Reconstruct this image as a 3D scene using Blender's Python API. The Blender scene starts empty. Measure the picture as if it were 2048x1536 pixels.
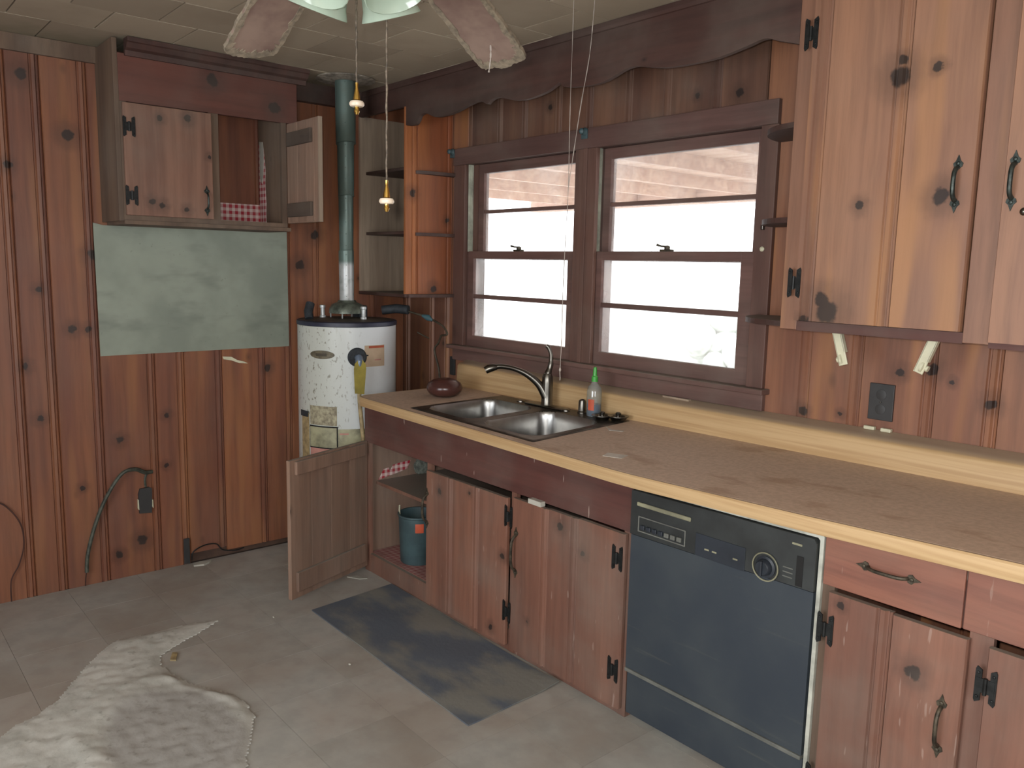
import bpy, bmesh, math, random
from mathutils import Vector, Matrix
random.seed(7)
SC = bpy.context.scene
COL = SC.collection
PI = math.pi

# ------------------------------------------------------------------ camera
cam_d = bpy.data.cameras.new('camera')
cam = bpy.data.objects.new('camera', cam_d)
COL.objects.link(cam)
SC.camera = cam
yaw, pitch, roll, FPX = math.radians(49.6003), math.radians(-8.1973), math.radians(1.267), 1636.93
fw = Vector((-math.sin(yaw)*math.cos(pitch), math.cos(yaw)*math.cos(pitch), math.sin(pitch)))
rt = Vector((math.cos(yaw), math.sin(yaw), 0.0))
up = rt.cross(fw)
r2 = rt*math.cos(roll) + up*math.sin(roll)
u2 = -rt*math.sin(roll) + up*math.cos(roll)
cam.matrix_world = Matrix(((r2.x, u2.x, -fw.x, 4.0526), (r2.y, u2.y, -fw.y, -2.6099), (r2.z, u2.z, -fw.z, 1.5205), (0, 0, 0, 1)))
cam_d.sensor_fit = 'HORIZONTAL'
cam_d.sensor_width = 36.0
cam_d.lens = FPX/2048*36.0
cam_d.clip_start = 0.03

# ------------------------------------------------------------------ world, lights, exposure
W = bpy.data.worlds.new('world'); SC.world = W; W.use_nodes = True
bg = W.node_tree.nodes['Background']
bg.inputs[0].default_value = (0.93, 0.96, 1.0, 1); bg.inputs[1].default_value = 4.6

def area(name, loc, rot, sx, sy, power, color):
    l = bpy.data.lights.new(name, 'AREA'); l.shape = 'RECTANGLE'; l.size = sx; l.size_y = sy
    l.energy = power; l.color = color
    o = bpy.data.objects.new(name, l); o.location = loc; o.rotation_euler = rot; COL.objects.link(o)
    return o
# fill lamps added at assumed unseen openings; the rear one tilts down onto the floor
area('fill_rear', (3.1, -4.72, 1.25), (math.radians(68), 0, 0), 2.0, 1.5, 40, (0.96, 0.98, 1.0))
area('fill_side', (5.72, -2.9, 1.45), (0, math.radians(90), 0), 1.4, 1.5, 13, (1.0, 0.98, 0.96))
# the camera's own flash, just left of and above the lens (it throws the small shadows right of the pull chains)
fl_d = bpy.data.lights.new('camera_flash', 'POINT'); fl_d.energy = 100; fl_d.shadow_soft_size = 0.012; fl_d.color = (1.0, 0.97, 0.93)
fl_o = bpy.data.objects.new('camera_flash', fl_d); fl_o.location = V0 = tuple(Vector((4.0526, -2.6099, 1.5205)) - r2*0.035 + u2*0.03); COL.objects.link(fl_o)
SC.view_settings.view_transform = 'Standard'
SC.view_settings.look = 'None'
SC.view_settings.gamma = 1.0
SC.view_settings.use_curve_mapping = False
SC.view_settings.exposure = 0.0
SC.cycles.max_bounces = 8
SC.cycles.diffuse_bounces = 5
SC.cycles.caustics_reflective = False
SC.cycles.caustics_refractive = False
SC.cycles.use_denoising = True

# ------------------------------------------------------------------ materials
def lin(c):
    return tuple(((x/255)/12.92 if x/255 <= 0.04045 else ((x/255+0.055)/1.055)**2.4) for x in c) + (1.0,)

class NT:
    def __init__(s, name):
        s.m = bpy.data.materials.new(name); s.m.use_nodes = True
        s.t = s.m.node_tree; s.t.nodes.clear()
        s.out = s.n('ShaderNodeOutputMaterial'); s.b = s.n('ShaderNodeBsdfPrincipled')
        s.l(s.b.outputs[0], s.out.inputs[0])
        s.pos = s.n('ShaderNodeNewGeometry').outputs['Position']
    def n(s, t, **k):
        x = s.t.nodes.new(t)
        for a, b in k.items(): setattr(x, a, b)
        return x
    def l(s, a, b): s.t.links.new(a, b)
    def val(s, sock, v):
        if isinstance(v, (int, float)): sock.default_value = v
        elif isinstance(v, (tuple, list)): sock.default_value = v
        else: s.l(v, sock)
    def math(s, op, a, b=0.0, c=0.0, clamp=False):
        x = s.n('ShaderNodeMath', operation=op); x.use_clamp = clamp
        s.val(x.inputs[0], a); s.val(x.inputs[1], b); s.val(x.inputs[2], c)
        return x.outputs[0]
    def vmath(s, op, a, b=(0, 0, 0)):
        x = s.n('ShaderNodeVectorMath', operation=op)
        s.val(x.inputs[0], a); s.val(x.inputs[1], b)
        return x.outputs[1] if op in ('DISTANCE', 'LENGTH', 'DOT_PRODUCT') else x.outputs[0]
    def noise(s, vec, scale, detail=3, rough=0.55, dist=0.0):
        x = s.n('ShaderNodeTexNoise'); s.l(vec, x.inputs['Vector'])
        x.inputs['Scale'].default_value = scale; x.inputs['Detail'].default_value = detail
        x.inputs['Roughness'].default_value = rough; x.inputs['Distortion'].default_value = dist
        return x.outputs['Fac']
    def mix(s, f, a, b, mode='MIX'):
        x = s.n('ShaderNodeMix', data_type='RGBA', blend_type=mode)
        s.val(x.inputs[0], f); s.val(x.inputs[6], a); s.val(x.inputs[7], b)
        return x.outputs[2]
    def ramp(s, f, lo, hi):
        x = s.n('ShaderNodeMapRange'); x.clamp = True; x.interpolation_type = 'SMOOTHSTEP'
        s.val(x.inputs[0], f); x.inputs[1].default_value = lo; x.inputs[2].default_value = hi
        return x.outputs[0]
    def xyz(s, v):
        x = s.n('ShaderNodeSeparateXYZ'); s.l(v, x.inputs[0]); return x.outputs
    def comb(s, a, b, c):
        x = s.n('ShaderNodeCombineXYZ')
        for i, v in enumerate((a, b, c)): s.val(x.inputs[i], v)
        return x.outputs[0]
    def rnd(s): return s.n('ShaderNodeObjectInfo').outputs['Random']
    def bump(s, h, strength, dist=0.002):
        x = s.n('ShaderNodeBump'); x.inputs['Strength'].default_value = strength; x.inputs['Distance'].default_value = dist
        s.l(h, x.inputs['Height']); s.l(x.outputs[0], s.b.inputs['Normal'])
    def set(s, **k):
        for a, b in k.items(): s.val(s.b.inputs[a.replace('_', ' ')], b)
        return s.m

DUST = lin((128, 122, 112))
def wood(name, c_dark, c_light, axis='z', plane='yz', rough=0.42, dust=0.15, knots=(), rk=0.06, streak=None, vary=0.25, scuff=0.0):
    """stained knotty pine; grain runs along axis; knots = (a, b, radius) in the two coordinates of plane"""
    def ds(c, k=.08):
        m = .35*c[0]+.5*c[1]+.15*c[2]
        return tuple(q*(1-k)+m*k for q in c)
    c_dark, c_light = ds(c_dark), ds(c_light)
    if streak: streak = ds(streak)
    s = NT(name)
    rnd = s.rnd()
    off = s.comb(s.math('MULTIPLY', rnd, 31.0), s.math('MULTIPLY', rnd, 17.0), s.math('MULTIPLY', rnd, 23.0))
    p = s.vmath('ADD', s.pos, off)
    g = {'z': (24, 24, 1.3), 'x': (1.3, 24, 24), 'y': (24, 1.3, 24)}[axis]
    g2 = {'z': (6, 6, 0.3), 'x': (0.7, 7, 7), 'y': (7, 0.7, 7)}[axis]
    warp = s.noise(p, 2.2, 2)
    pw = s.vmath('ADD', p, s.comb(s.math('MULTIPLY', warp, 0.03), s.math('MULTIPLY', warp, 0.03), s.math('MULTIPLY', warp, 0.03)))
    grain = s.noise(s.vmath('MULTIPLY', pw, g), 1.6, 5, 0.65)
    band = s.noise(s.vmath('MULTIPLY', pw, g2), 1.3, 2)
    col = s.mix(s.ramp(band, 0.32, 0.7), lin(c_dark), lin(c_light))
    col = s.mix(s.ramp(grain, 0.35, 0.75), s.mix(0.55, col, lin(c_dark), 'MULTIPLY') if False else col, s.mix(0.35, col, lin([x*0.55 for x in c_dark])))
    if streak:
        st = s.noise(s.vmath('MULTIPLY', s.vmath('ADD', pw, (5, 3, 9)), {'z': (13, 13, 1.1), 'x': (1.1, 13, 13), 'y': (13, 1.1, 13)}[axis]), 1.0, 1)
        col = s.mix(s.math('MULTIPLY', s.ramp(st, 0.56, 0.75), 0.5), col, lin(streak))
    v = s.math('ADD', s.math('MULTIPLY', rnd, vary), 1.0 - vary*0.5)
    col = s.mix(1.0, col, s.comb(v, v, s.math('POWER', v, 0.8)), 'MULTIPLY')
    # small scattered knots
    ks = {'z': (5.2, 5.2, 3.0), 'x': (3.0, 5.2, 5.2), 'y': (5.2, 3.0, 5.2)}[axis]
    vo = s.n('ShaderNodeTexVoronoi'); s.l(s.vmath('MULTIPLY', pw, ks), vo.inputs['Vector']); vo.inputs['Scale'].default_value = 1.0
    kf = s.math('SUBTRACT', 1.0, s.ramp(vo.outputs['Distance'], rk*0.55, rk*1.25))
    hal = s.math('SUBTRACT', 1.0, s.ramp(vo.outputs['Distance'], rk, rk*3.2))
    col = s.mix(s.math('MULTIPLY', hal, 0.45), col, lin([x*0.62 for x in c_dark]))
    col = s.mix(s.math('MULTIPLY', kf, 0.85), col, lin((38, 24, 20)))
    if knots:
        P = s.xyz(s.pos); ia, ib = 'xyz'.index(plane[0]), 'xyz'.index(plane[1])
        wn = s.math('MULTIPLY', s.math('SUBTRACT', s.noise(s.pos, 34, 3), 0.5), 0.032)
        best = None
        for a, b, r in knots:
            da = s.math('SUBTRACT', P[ia], a); db = s.math('SUBTRACT', P[ib], b)
            d = s.math('SQRT', s.math('ADD', s.math('MULTIPLY', da, da), s.math('MULTIPLY', db, db)))
            d = s.math('DIVIDE', s.math('ADD', d, wn), r)
            best = d if best is None else s.math('MINIMUM', best, d)
        col = s.mix(s.math('MULTIPLY', s.math('SUBTRACT', 1.0, s.ramp(best, 0.9, 3.0)), 0.45), col, lin([x*0.6 for x in c_dark]))
        col = s.mix(s.math('MULTIPLY', s.math('SUBTRACT', 1.0, s.ramp(best, 0.62, .95)), 0.92), col, lin((34, 24, 21)))
    # dust film, thicker on what faces up
    nz = s.xyz(s.n('ShaderNodeNewGeometry').outputs['Normal'])[2]
    dn = s.noise(s.pos, 3.0, 4, 0.6)
    df = s.math('ADD', s.math('MULTIPLY', s.ramp(nz, 0.4, 0.95), 0.7), s.math('MULTIPLY', s.ramp(dn, 0.35, 0.8), dust), clamp=True)
    col = s.mix(df, col, DUST)
    if scuff:
        sc = s.noise(s.vmath('MULTIPLY', s.vmath('ADD', s.pos, (2, 7, 1)), (60, 60, 9)), 1.0, 2)
        col = s.mix(s.math('MULTIPLY', s.ramp(sc, 0.70, 0.74), scuff), col, lin((188, 170, 158)))
    s.bump(grain, 0.25, 0.001)
    return s.set(Base_Color=col, Roughness=s.math('ADD', rough, s.math('MULTIPLY', dn, 0.25)))

def plain(name, c, rough=0.6, metal=0.0, var=0.12, vs=9.0, c2=None, bump=0.0, spec=None, dustup=0.0, **kw):
    s = NT(name)
    n = s.noise(s.pos, vs, 4, 0.6)
    c2 = lin(c2) if c2 else lin([x*(1-var*2) for x in c])
    col = s.mix(s.ramp(n, 0.3, 0.72), lin(c), c2)
    if dustup:
        nz = s.xyz(s.n('ShaderNodeNewGeometry').outputs['Normal'])[2]
        col = s.mix(s.math('MULTIPLY', s.ramp(nz, 0.4, 0.9), dustup), col, DUST)
    if bump: s.bump(s.noise(s.pos, vs*6, 3), bump)
    s.set(Base_Color=col, Roughness=rough, Metallic=metal)
    if spec is not None: s.b.inputs['Specular IOR Level'].default_value = spec
    for a, b in kw.items(): s.val(s.b.inputs[a.replace('_', ' ')], b)
    return s.m

LW_K = [(-1.939,1.043,.018),(-1.867,1.377,.016),(-1.894,.806,.018),(-1.723,2.041,.03),(-1.956,1.892,.02),(-1.57,.672,.02),(-1.355,.77,.016),(-1.745,1.199,.022),(-1.68,1.197,.018),(-1.886,2.27,.03),(-1.594,.115,.02),(-1.49,.168,.03),(-.647,1.502,.03),(-.559,1.661,.03),(-.838,.969,.02),(-1.642,1.529,.03),(-1.364,.522,.014),(-1.739,.47,.014)]
M = {}
M['wall_l'] = wood('pine_left_wall', (118, 70, 52), (146, 90, 58), knots=LW_K, rk=.035, rough=.38, dust=.1, streak=(156, 102, 62), vary=.26)
M['wall_b'] = wood('pine_back_wall', (128, 82, 62), (156, 104, 74), plane='xz', knots=[(2.885,1.213,.018),(2.56,1.04,.018),(2.697,1.051,.01),(3.157,1.15,.02),(3.042,1.2,.01),(2.983,1.232,.022),(1.209,2.237,.014),(2.223,2.16,.02),(2.033,2.178,.012)], rk=.04, rough=.4, streak=(182, 122, 66))
M['wall_t'] = wood('shade_darkened_boards', (98, 66, 53), (122, 86, 66), plane='xz', knots=[(1.209,2.237,.014),(2.223,2.16,.02),(2.033,2.178,.012)], rk=.03, rough=.5, dust=.3, vary=.25)  # same pine as the back wall, valance shade put into its colour
M['dark'] = wood('dark_stained_trim', (64, 42, 37), (80, 52, 45), axis='x', plane='xz', rk=.02, rough=.5, dust=.25, vary=.05)
M['dark_z'] = wood('dark_stained_upright', (94, 64, 56), (112, 78, 66), rk=.01, rough=.5, dust=.2, vary=.15)
M['window'] = wood('window_wood', (96, 68, 62), (116, 84, 76), axis='x', rk=.01, rough=.5, dust=.3, vary=.12)
M['upper'] = wood('pine_upper_cabinet', (136, 96, 76), (156, 112, 86), plane='xz', knots=[(2.952,2.054,.035),(2.957,2.095,.018),(3.053,2.064,.014),(2.868,1.712,.016),(3.091,1.726,.028),(2.794,1.404,.042),(2.775,1.44,.03),(2.72,1.377,.018)], rk=.02, rough=.36, dust=.1, streak=(182, 128, 78), vary=.08)
M['small_side'] = wood('pine_shelf_side', (140, 76, 44), (172, 104, 58), knots=[(-.255,1.879,.022),(-.121,1.392,.024),(-.04,1.75,.015)], rk=.02, dust=.08)
M['raw'] = wood('raw_board', (146, 126, 106), (172, 152, 130), rk=.03, rough=.8, dust=.2, vary=.1)
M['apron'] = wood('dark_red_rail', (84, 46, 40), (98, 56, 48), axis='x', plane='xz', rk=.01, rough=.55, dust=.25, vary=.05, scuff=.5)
M['base'] = wood('red_pine_base', (116, 76, 61), (136, 90, 71), plane='xz', knots=[(1.687,.392,.015),(1.257,.558,.014),(1.472,.596,.01),(1.624,.077,.015),(2.01,.599,.018),(2.127,.53,.014),(1.841,.177,.01),(3.261,.556,.022),(3.067,.665,.01)], rk=.02, rough=.5, dust=.38, vary=.18, scuff=.28)
M['base_x'] = wood('red_pine_drawer', (128, 78, 64), (146, 92, 72), axis='x', plane='xz', rk=.02, rough=.45, dust=.2, vary=.08, scuff=.2)
M['door_in'] = wood('dusty_pine_inside', (132, 102, 84), (154, 122, 102), rk=.045, rough=.7, dust=.35, vary=.15)
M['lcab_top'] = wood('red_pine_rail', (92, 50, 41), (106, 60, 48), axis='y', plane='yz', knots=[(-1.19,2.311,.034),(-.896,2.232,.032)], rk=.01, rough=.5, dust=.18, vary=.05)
M['lcab_door'] = wood('faded_pine_door', (122, 84, 68), (142, 104, 84), plane='yz', knots=[(-1.428,2.113,.014),(-1.309,2.128,.018),(-1.471,1.763,.016),(-1.43,1.746,.016),(-1.323,1.736,.014),(-1.22,1.971,.01)], rk=.01, rough=.65, dust=.3, vary=.05)
M['cleat'] = wood('dark_cleat', (70, 56, 48), (88, 72, 60), axis='x', plane='xz', rk=.01, rough=.7, dust=.3, vary=.1)
M['lcab'] = wood('weathered_cabinet', (92, 72, 58), (112, 90, 72), rk=.02, rough=.7, dust=.3, vary=.1)
M['porch'] = wood('porch_boards', (196, 160, 140), (218, 188, 168), axis='x', rk=.02, rough=.8, dust=.1, vary=.15)

def checker_cloth():
    s = NT('red_gingham'); P = s.xyz(s.pos)
    f = 0.030
    def stripe(c):
        return s.math('GREATER_THAN', s.math('FRACT', s.math('DIVIDE', s.math('ADD', c, 10.0), f)), 0.5)
    a = stripe(s.math('ADD', P[1], P[0])); b = stripe(P[2])
    k = s.math('MULTIPLY', s.math('ADD', a, b), 0.5)
    col = s.mix(k, lin((214, 196, 190)), lin((164, 40, 54)))
    return s.set(Base_Color=s.mix(s.math('MULTIPLY', s.ramp(s.noise(s.pos, 12, 3), .4, .8), .25), col, DUST), Roughness=.7)
M['gingham'] = checker_cloth()
def gingham_floor():
    s = NT('faded_gingham'); P = s.xyz(s.pos); f = 0.03
    st = lambda c: s.math('GREATER_THAN', s.math('FRACT', s.math('DIVIDE', s.math('ADD', c, 10.0), f)), 0.5)
    k = s.math('MULTIPLY', s.math('ADD', st(P[0]), st(P[1])), 0.5)
    col = s.mix(k, lin((176, 140, 132)), lin((148, 84, 84)))
    return s.set(Base_Color=s.mix(s.ramp(s.noise(s.pos, 9, 3), .3, .8), col, lin((128, 92, 84))), Roughness=.8)
M['gingham2'] = gingham_floor()

def tile_floor():
    s = NT('dusty_vinyl_tile'); rnd = s.rnd()
    n = s.noise(s.pos, 2.2, 5, .62); n2 = s.noise(s.vmath('ADD', s.pos, (4, 8, 0)), 11, 4)
    base = s.mix(rnd, lin((146, 138, 128)), lin((162, 154, 144)))
    base = s.mix(s.math('MULTIPLY', s.ramp(n2, .42, .75), .45), base, lin((138, 126, 118)))
    dust = s.mix(s.ramp(n2, .3, .7), lin((172, 172, 166)), lin((156, 158, 152)))
    col = s.mix(s.math('MULTIPLY', s.ramp(n, .3, .68), .75), base, dust)
    s.bump(n2, .15)
    return s.set(Base_Color=col, Roughness=s.math('ADD', .5, s.math('MULTIPLY', n, .35)))
M['tile'] = tile_floor()
def ceil_tile():
    s = NT('ceiling_fibre_tile'); rnd = s.rnd()
    col = s.mix(rnd, lin((150, 138, 120)), lin((168, 156, 136)))
    n = s.noise(s.pos, 2.0, 4, .6)
    col = s.mix(s.math('MULTIPLY', s.ramp(n, .45, .8), .4), col, lin((120, 104, 88)))
    # mildew creeping along the left hand edge
    P = s.xyz(s.pos)
    edge = s.math('MULTIPLY', s.ramp(s.math('ADD', P[0], s.math('MULTIPLY', s.noise(s.pos, 7, 4), .5)), .62, .2), .5)
    col = s.mix(edge, col, lin((100, 100, 78)))
    s.bump(s.noise(s.pos, 90, 2), .2)
    return s.set(Base_Color=col, Roughness=.9)
M['ctile'] = ceil_tile()
def laminate():
    s = NT('dusty_counter_laminate')
    n = s.noise(s.pos, 3.4, 5, .65); n2 = s.noise(s.pos, 70, 3)
    n3 = s.noise(s.vmath('MULTIPLY', s.pos, (3.2, 7, 1)), 1.2, 4, .6)
    col = s.mix(s.ramp(n2, .3, .7), lin((200, 176, 156)), lin((184, 162, 142)))
    col = s.mix(s.math('MULTIPLY', s.ramp(n3, .54, .68), .6), col, lin((158, 128, 104)))
    return s.set(Base_Color=col, Roughness=.62)
M['counter'] = laminate()
def oak_edge():
    s = NT('pale_laminate_edge')
    n = s.noise(s.vmath('MULTIPLY', s.pos, (1.6, 30, 60)), 1.3, 4)
    nz = s.xyz(s.n('ShaderNodeNewGeometry').outputs['Normal'])[2]
    col = s.mix(s.ramp(n, .35, .7), lin((196, 166, 124)), lin((178, 146, 104)))
    col = s.mix(s.math('MULTIPLY', s.ramp(nz, .75, .98), .8), col, lin((158, 142, 126)))
    return s.set(Base_Color=col, Roughness=.5)
M['edge'] = oak_edge()
def sheet_metal():
    s = NT('stained_sheet_metal')
    n = s.noise(s.pos, 3.0, 4, .55); n2 = s.noise(s.vmath('MULTIPLY', s.vmath('ADD', s.pos, (1, 2, 3)), (2, 3, 8)), 1.3, 3)
    n3 = s.noise(s.pos, 55, 2)
    col = s.mix(s.ramp(n, .35, .66), lin((146, 154, 140)), lin((128, 136, 124)))
    col = s.mix(s.math('MULTIPLY', s.ramp(n2, .48, .78), .6), col, lin((104, 110, 102)))
    col = s.mix(s.math('MULTIPLY', s.ramp(n3, .70, .78), .4), col, lin((80, 84, 78)))
    return s.set(Base_Color=col, Roughness=.6, Metallic=.1)
M['sheet'] = sheet_metal()
def tank():
    s = NT('spotted_white_enamel')
    P = s.xyz(s.pos)
    left = s.ramp(s.math('SUBTRACT', s.math('MULTIPLY', P[1], -1.0), s.math('MULTIPLY', P[0], -.35)), .72, .95)
    sp = s.noise(s.vmath('MULTIPLY', s.pos, (75, 75, 42)), 1, 2); sp2 = s.noise(s.vmath('MULTIPLY', s.vmath('ADD', s.pos, (3, 1, 2)), (40, 40, 12)), 1, 2)
    grime = s.mix(s.math('MULTIPLY', left, .55), lin((206, 212, 214)), lin((178, 180, 152)))
    spots = s.math('MULTIPLY', s.ramp(sp, .61, .67), s.math('ADD', s.math('MULTIPLY', left, .9), .05))
    col = s.mix(spots, grime, lin((110, 104, 84)))
    col = s.mix(s.math('MULTIPLY', s.ramp(sp2, .64, .74), s.math('MULTIPLY', left, .4)), col, lin((140, 134, 108)))
    return s.set(Base_Color=col, Roughness=.35)
M['tank'] = tank()
def galv():
    s = NT('galvanised_flue')
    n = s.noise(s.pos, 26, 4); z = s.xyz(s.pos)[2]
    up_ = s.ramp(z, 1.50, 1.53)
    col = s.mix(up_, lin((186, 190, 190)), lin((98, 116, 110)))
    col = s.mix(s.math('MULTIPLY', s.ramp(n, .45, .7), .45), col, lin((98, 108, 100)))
    return s.set(Base_Color=col, Roughness=s.math('ADD', .3, s.math('MULTIPLY', n, .25)), Metallic=.35)
M['galv'] = galv()
def torn():
    s = NT('torn_sheet_grime')
    n = s.noise(s.pos, 5, 6, .7); n2 = s.noise(s.pos, 34, 4)
    P = s.xyz(s.pos)
    dx = s.math('DIVIDE', s.math('SUBTRACT', P[0], 1.52), .36); dy = s.math('DIVIDE', s.math('SUBTRACT', P[1], -1.83), .22)
    d = s.math('ADD', s.math('SQRT', s.math('ADD', s.math('MULTIPLY', dx, dx), s.math('MULTIPLY', dy, dy))), s.math('MULTIPLY', s.math('SUBTRACT', n, .5), .6))
    col = s.mix(s.ramp(n, .35, .65), lin((196, 195, 187)), lin((176, 176, 168)))
    col = s.mix(s.math('MULTIPLY', s.math('SUBTRACT', 1.0, s.ramp(d, .75, 1.05)), .8), col, lin((150, 147, 142)))
    col = s.mix(s.math('MULTIPLY', s.ramp(n2, .58, .72), .4), col, lin((112, 108, 96)))
    s.bump(n2, .5, .004)
    return s.set(Base_Color=col, Roughness=.9)
M['torn'] = torn()
def mat_rubber():
    s = NT('dusty_rubber_mat')
    n = s.noise(s.vmath('MULTIPLY', s.pos, (2.2, 4, 4)), 1.3, 4, .55)
    n2 = s.noise(s.pos, 60, 2)
    col = s.mix(s.ramp(n, .42, .62), lin((88, 96, 106)), lin((122, 122, 116)))
    s.bump(n2, .4)
    return s.set(Base_Color=col, Roughness=.75)
M['mat'] = mat_rubber()
def dw_black():
    s = NT('dusty_black_enamel')
    n = s.noise(s.pos, 3.5, 5, .6); n2 = s.noise(s.vmath('MULTIPLY', s.pos, (3, 3, 40)), 1, 2)
    col = s.mix(s.ramp(n, .3, .75), lin((46, 54, 63)), lin((60, 67, 72)))
    col = s.mix(s.math('MULTIPLY', s.ramp(n2, .62, .8), .25), col, lin((110, 110, 96)))
    return s.set(Base_Color=col, Roughness=.5)
M['dwb'] = dw_black()
M['dwd'] = plain('black_plastic', (44, 50, 58), .4, var=.1)
M['dwg'] = plain('grey_plastic', (112, 114, 108), .5)
M['dwc'] = plain('cream_strip', (150, 148, 122), .6)
M['white'] = plain('white_enamel_trim', (196, 198, 186), .45, var=.12, vs=14)
M['steel'] = plain('brushed_steel', (188, 188, 186), .34, 1.0, var=.1, vs=5)
M['hood'] = plain('grimy_hood_metal', (112, 120, 108), .4, .4, var=.2, vs=30)
M['console'] = plain('dusty_black_console', (54, 58, 58), .5, var=.15, vs=7)
M['rim'] = plain('grimy_steel_rim', (104, 98, 90), .42, .8, var=.2, vs=14)
M['nickel'] = plain('brushed_nickel', (118, 115, 108), .3, 1.0, var=.06)
M['iron'] = plain('black_iron', (42, 44, 44), .5, .5, var=.2, vs=60)
M['iron_g'] = plain('worn_iron_handle', (66, 74, 70), .45, .6, var=.25, vs=70)
M['bronze'] = plain('dusty_dark_bronze', (92, 84, 70), .55, .5, var=.25, vs=60)
M['blackplate'] = plain('black_cover_plate', (56, 56, 56), .5, var=.1)
M['cream'] = plain('cream_plastic', (214, 212, 184), .4, var=.05)
M['paper'] = plain('old_white_paper', (186, 184, 172), .8, var=.1)
M['card'] = plain('dusty_card', (206, 200, 190), .8, var=.08)
M['brown'] = plain('brown_glaze', (84, 52, 46), .25, var=.1, c2=(70, 44, 40))
M['teal'] = plain('teal_plastic', (70, 92, 96), .5, var=.12)
M['orange'] = plain('orange_sticker', (206, 92, 60), .6, var=.05)
M['green'] = plain('green_plastic', (70, 170, 70), .35, var=.05)
M['navy'] = plain('dark_blue_band', (48, 52, 72), .45, var=.15)
M['topcap'] = plain('dusty_heater_top', (96, 86, 72), .6, var=.2)
M['badge'] = plain('badge_plate', (112, 104, 84), .5, var=.15, vs=40)
M['badge_d'] = plain('badge_print', (72, 66, 54), .6)
M['label'] = plain('yellowed_label', (190, 168, 142), .7, var=.05)
M['label_p'] = plain('pink_label', (196, 140, 128), .7, var=.1)
M['label_o'] = plain('orange_label_strip', (196, 96, 66), .7)
M['label_g'] = plain('grimy_instruction_label', (176, 170, 142), .7, var=.25, vs=50, c2=(112, 104, 86))
M['lid'] = plain('burner_cover', (168, 166, 134), .5, var=.2, vs=12)
M['blk'] = plain('black_gap', (18, 18, 18), .8)
M['tag'] = plain('olive_yellow_tag', (152, 138, 48), .6, var=.12)
M['cpvc'] = plain('cream_pipe', (178, 158, 116), .45, var=.15, vs=30)
M['bluegrey'] = plain('bluish_valve', (112, 128, 148), .35, .3)
M['pipe'] = plain('old_copper_line', (88, 80, 66), .5, .5, var=.2, vs=40)
M['pipew'] = plain('dark_wrap', (48, 54, 60), .7, var=.2, vs=40)
M['tape'] = plain('teal_tape', (62, 96, 104), .6)
M['brass'] = plain('polished_brass', (212, 176, 96), .2, 1.0, var=.06)
M['porcelain'] = plain('cream_porcelain', (212, 196, 176), .25, var=.05)
M['chain'] = plain('dusty_chain', (112, 100, 86), .6, .3, var=.25, vs=120)
M['blade'] = plain('dusty_fan_blade', (98, 76, 70), .75, var=.12, vs=7, c2=(134, 114, 102), dustup=.8)
M['blade_e'] = plain('mouldy_blade_edge', (136, 124, 106), .9, var=.15, vs=60, bump=.4)
M['fanbody'] = plain('fan_housing', (150, 132, 96), .35, .7)
M['cord'] = plain('pale_cobweb_string', (176, 166, 156), .8)
M['cable'] = plain('grey_green_cable', (78, 82, 70), .6, var=.25, vs=40)
M['wire'] = plain('brown_wire', (70, 42, 34), .6)
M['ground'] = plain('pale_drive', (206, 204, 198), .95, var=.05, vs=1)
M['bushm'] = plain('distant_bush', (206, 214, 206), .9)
M['liner'] = plain('white_vinyl_track', (196, 200, 182), .5, var=.15)
M['gap'] = plain('ceiling_gap', (30, 26, 20), .9)
M['plaster'] = plain('backing_board', (88, 66, 54), .9)
M['cloth'] = plain('grey_rag', (128, 134, 124), .9, var=.2, vs=40)
M['ring'] = plain('mildewed_ring', (168, 160, 146), .8, var=.2, vs=30)
M['debris'] = plain('floor_debris', (104, 96, 84), .9, var=.3, vs=40)

def glassy(name, kind):
    s = NT(name)
    t = s.n('ShaderNodeBsdfTransparent'); m = s.n('ShaderNodeMixShader'); m2 = s.n('ShaderNodeMixShader')
    g = s.n('ShaderNodeBsdfGlossy'); g.inputs['Roughness'].default_value = .08
    if kind == 'pane':
        d = s.n('ShaderNodeBsdfTranslucent'); d.inputs[0].default_value = (1, .98, .97, 1)
        f = s.math('ADD', .10, s.math('MULTIPLY', s.ramp(s.noise(s.vmath('MULTIPLY', s.pos, (3, 3, 2)), 1.2, 4), .35, .75), .22))
        s.l(f, m.inputs[0]); s.l(t.outputs[0], m.inputs[1]); s.l(d.outputs[0], m.inputs[2])
        m2.inputs[0].default_value = .04; s.l(m.outputs[0], m2.inputs[1]); s.l(g.outputs[0], m2.inputs[2])
    elif kind == 'bottle':
        t.inputs[0].default_value = (.88, .92, .90, 1)
        d = s.n('ShaderNodeBsdfDiffuse'); d.inputs[0].default_value = (.5, .52, .5, 1)
        m.inputs[0].default_value = .28; s.l(t.outputs[0], m.inputs[1]); s.l(d.outputs[0], m.inputs[2])
        m2.inputs[0].default_value = .10; s.l(m.outputs[0], m2.inputs[1]); s.l(g.outputs[0], m2.inputs[2])
    else:
        d = s.n('ShaderNodeBsdfTranslucent'); d.inputs[0].default_value = lin((206, 222, 206))
        e = s.n('ShaderNodeBsdfDiffuse'); e.inputs[0].default_value = lin((198, 212, 198))
        m.inputs[0].default_value = .5; s.l(d.outputs[0], m.inputs[1]); s.l(e.outputs[0], m.inputs[2])
        m2.inputs[0].default_value = .07; s.l(m.outputs[0], m2.inputs[1]); s.l(g.outputs[0], m2.inputs[2])
    s.l(m2.outputs[0], s.out.inputs[0])
    return s.m
M['pane'] = glassy('dusty_window_glass', 'pane')
M['bottle'] = glassy('clear_bottle_plastic', 'bottle')
M['shade'] = glassy('frosted_green_glass', 'shade')
M['liquid'] = plain('blue_liquid', (24, 84, 128), .2, var=.05)

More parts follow.
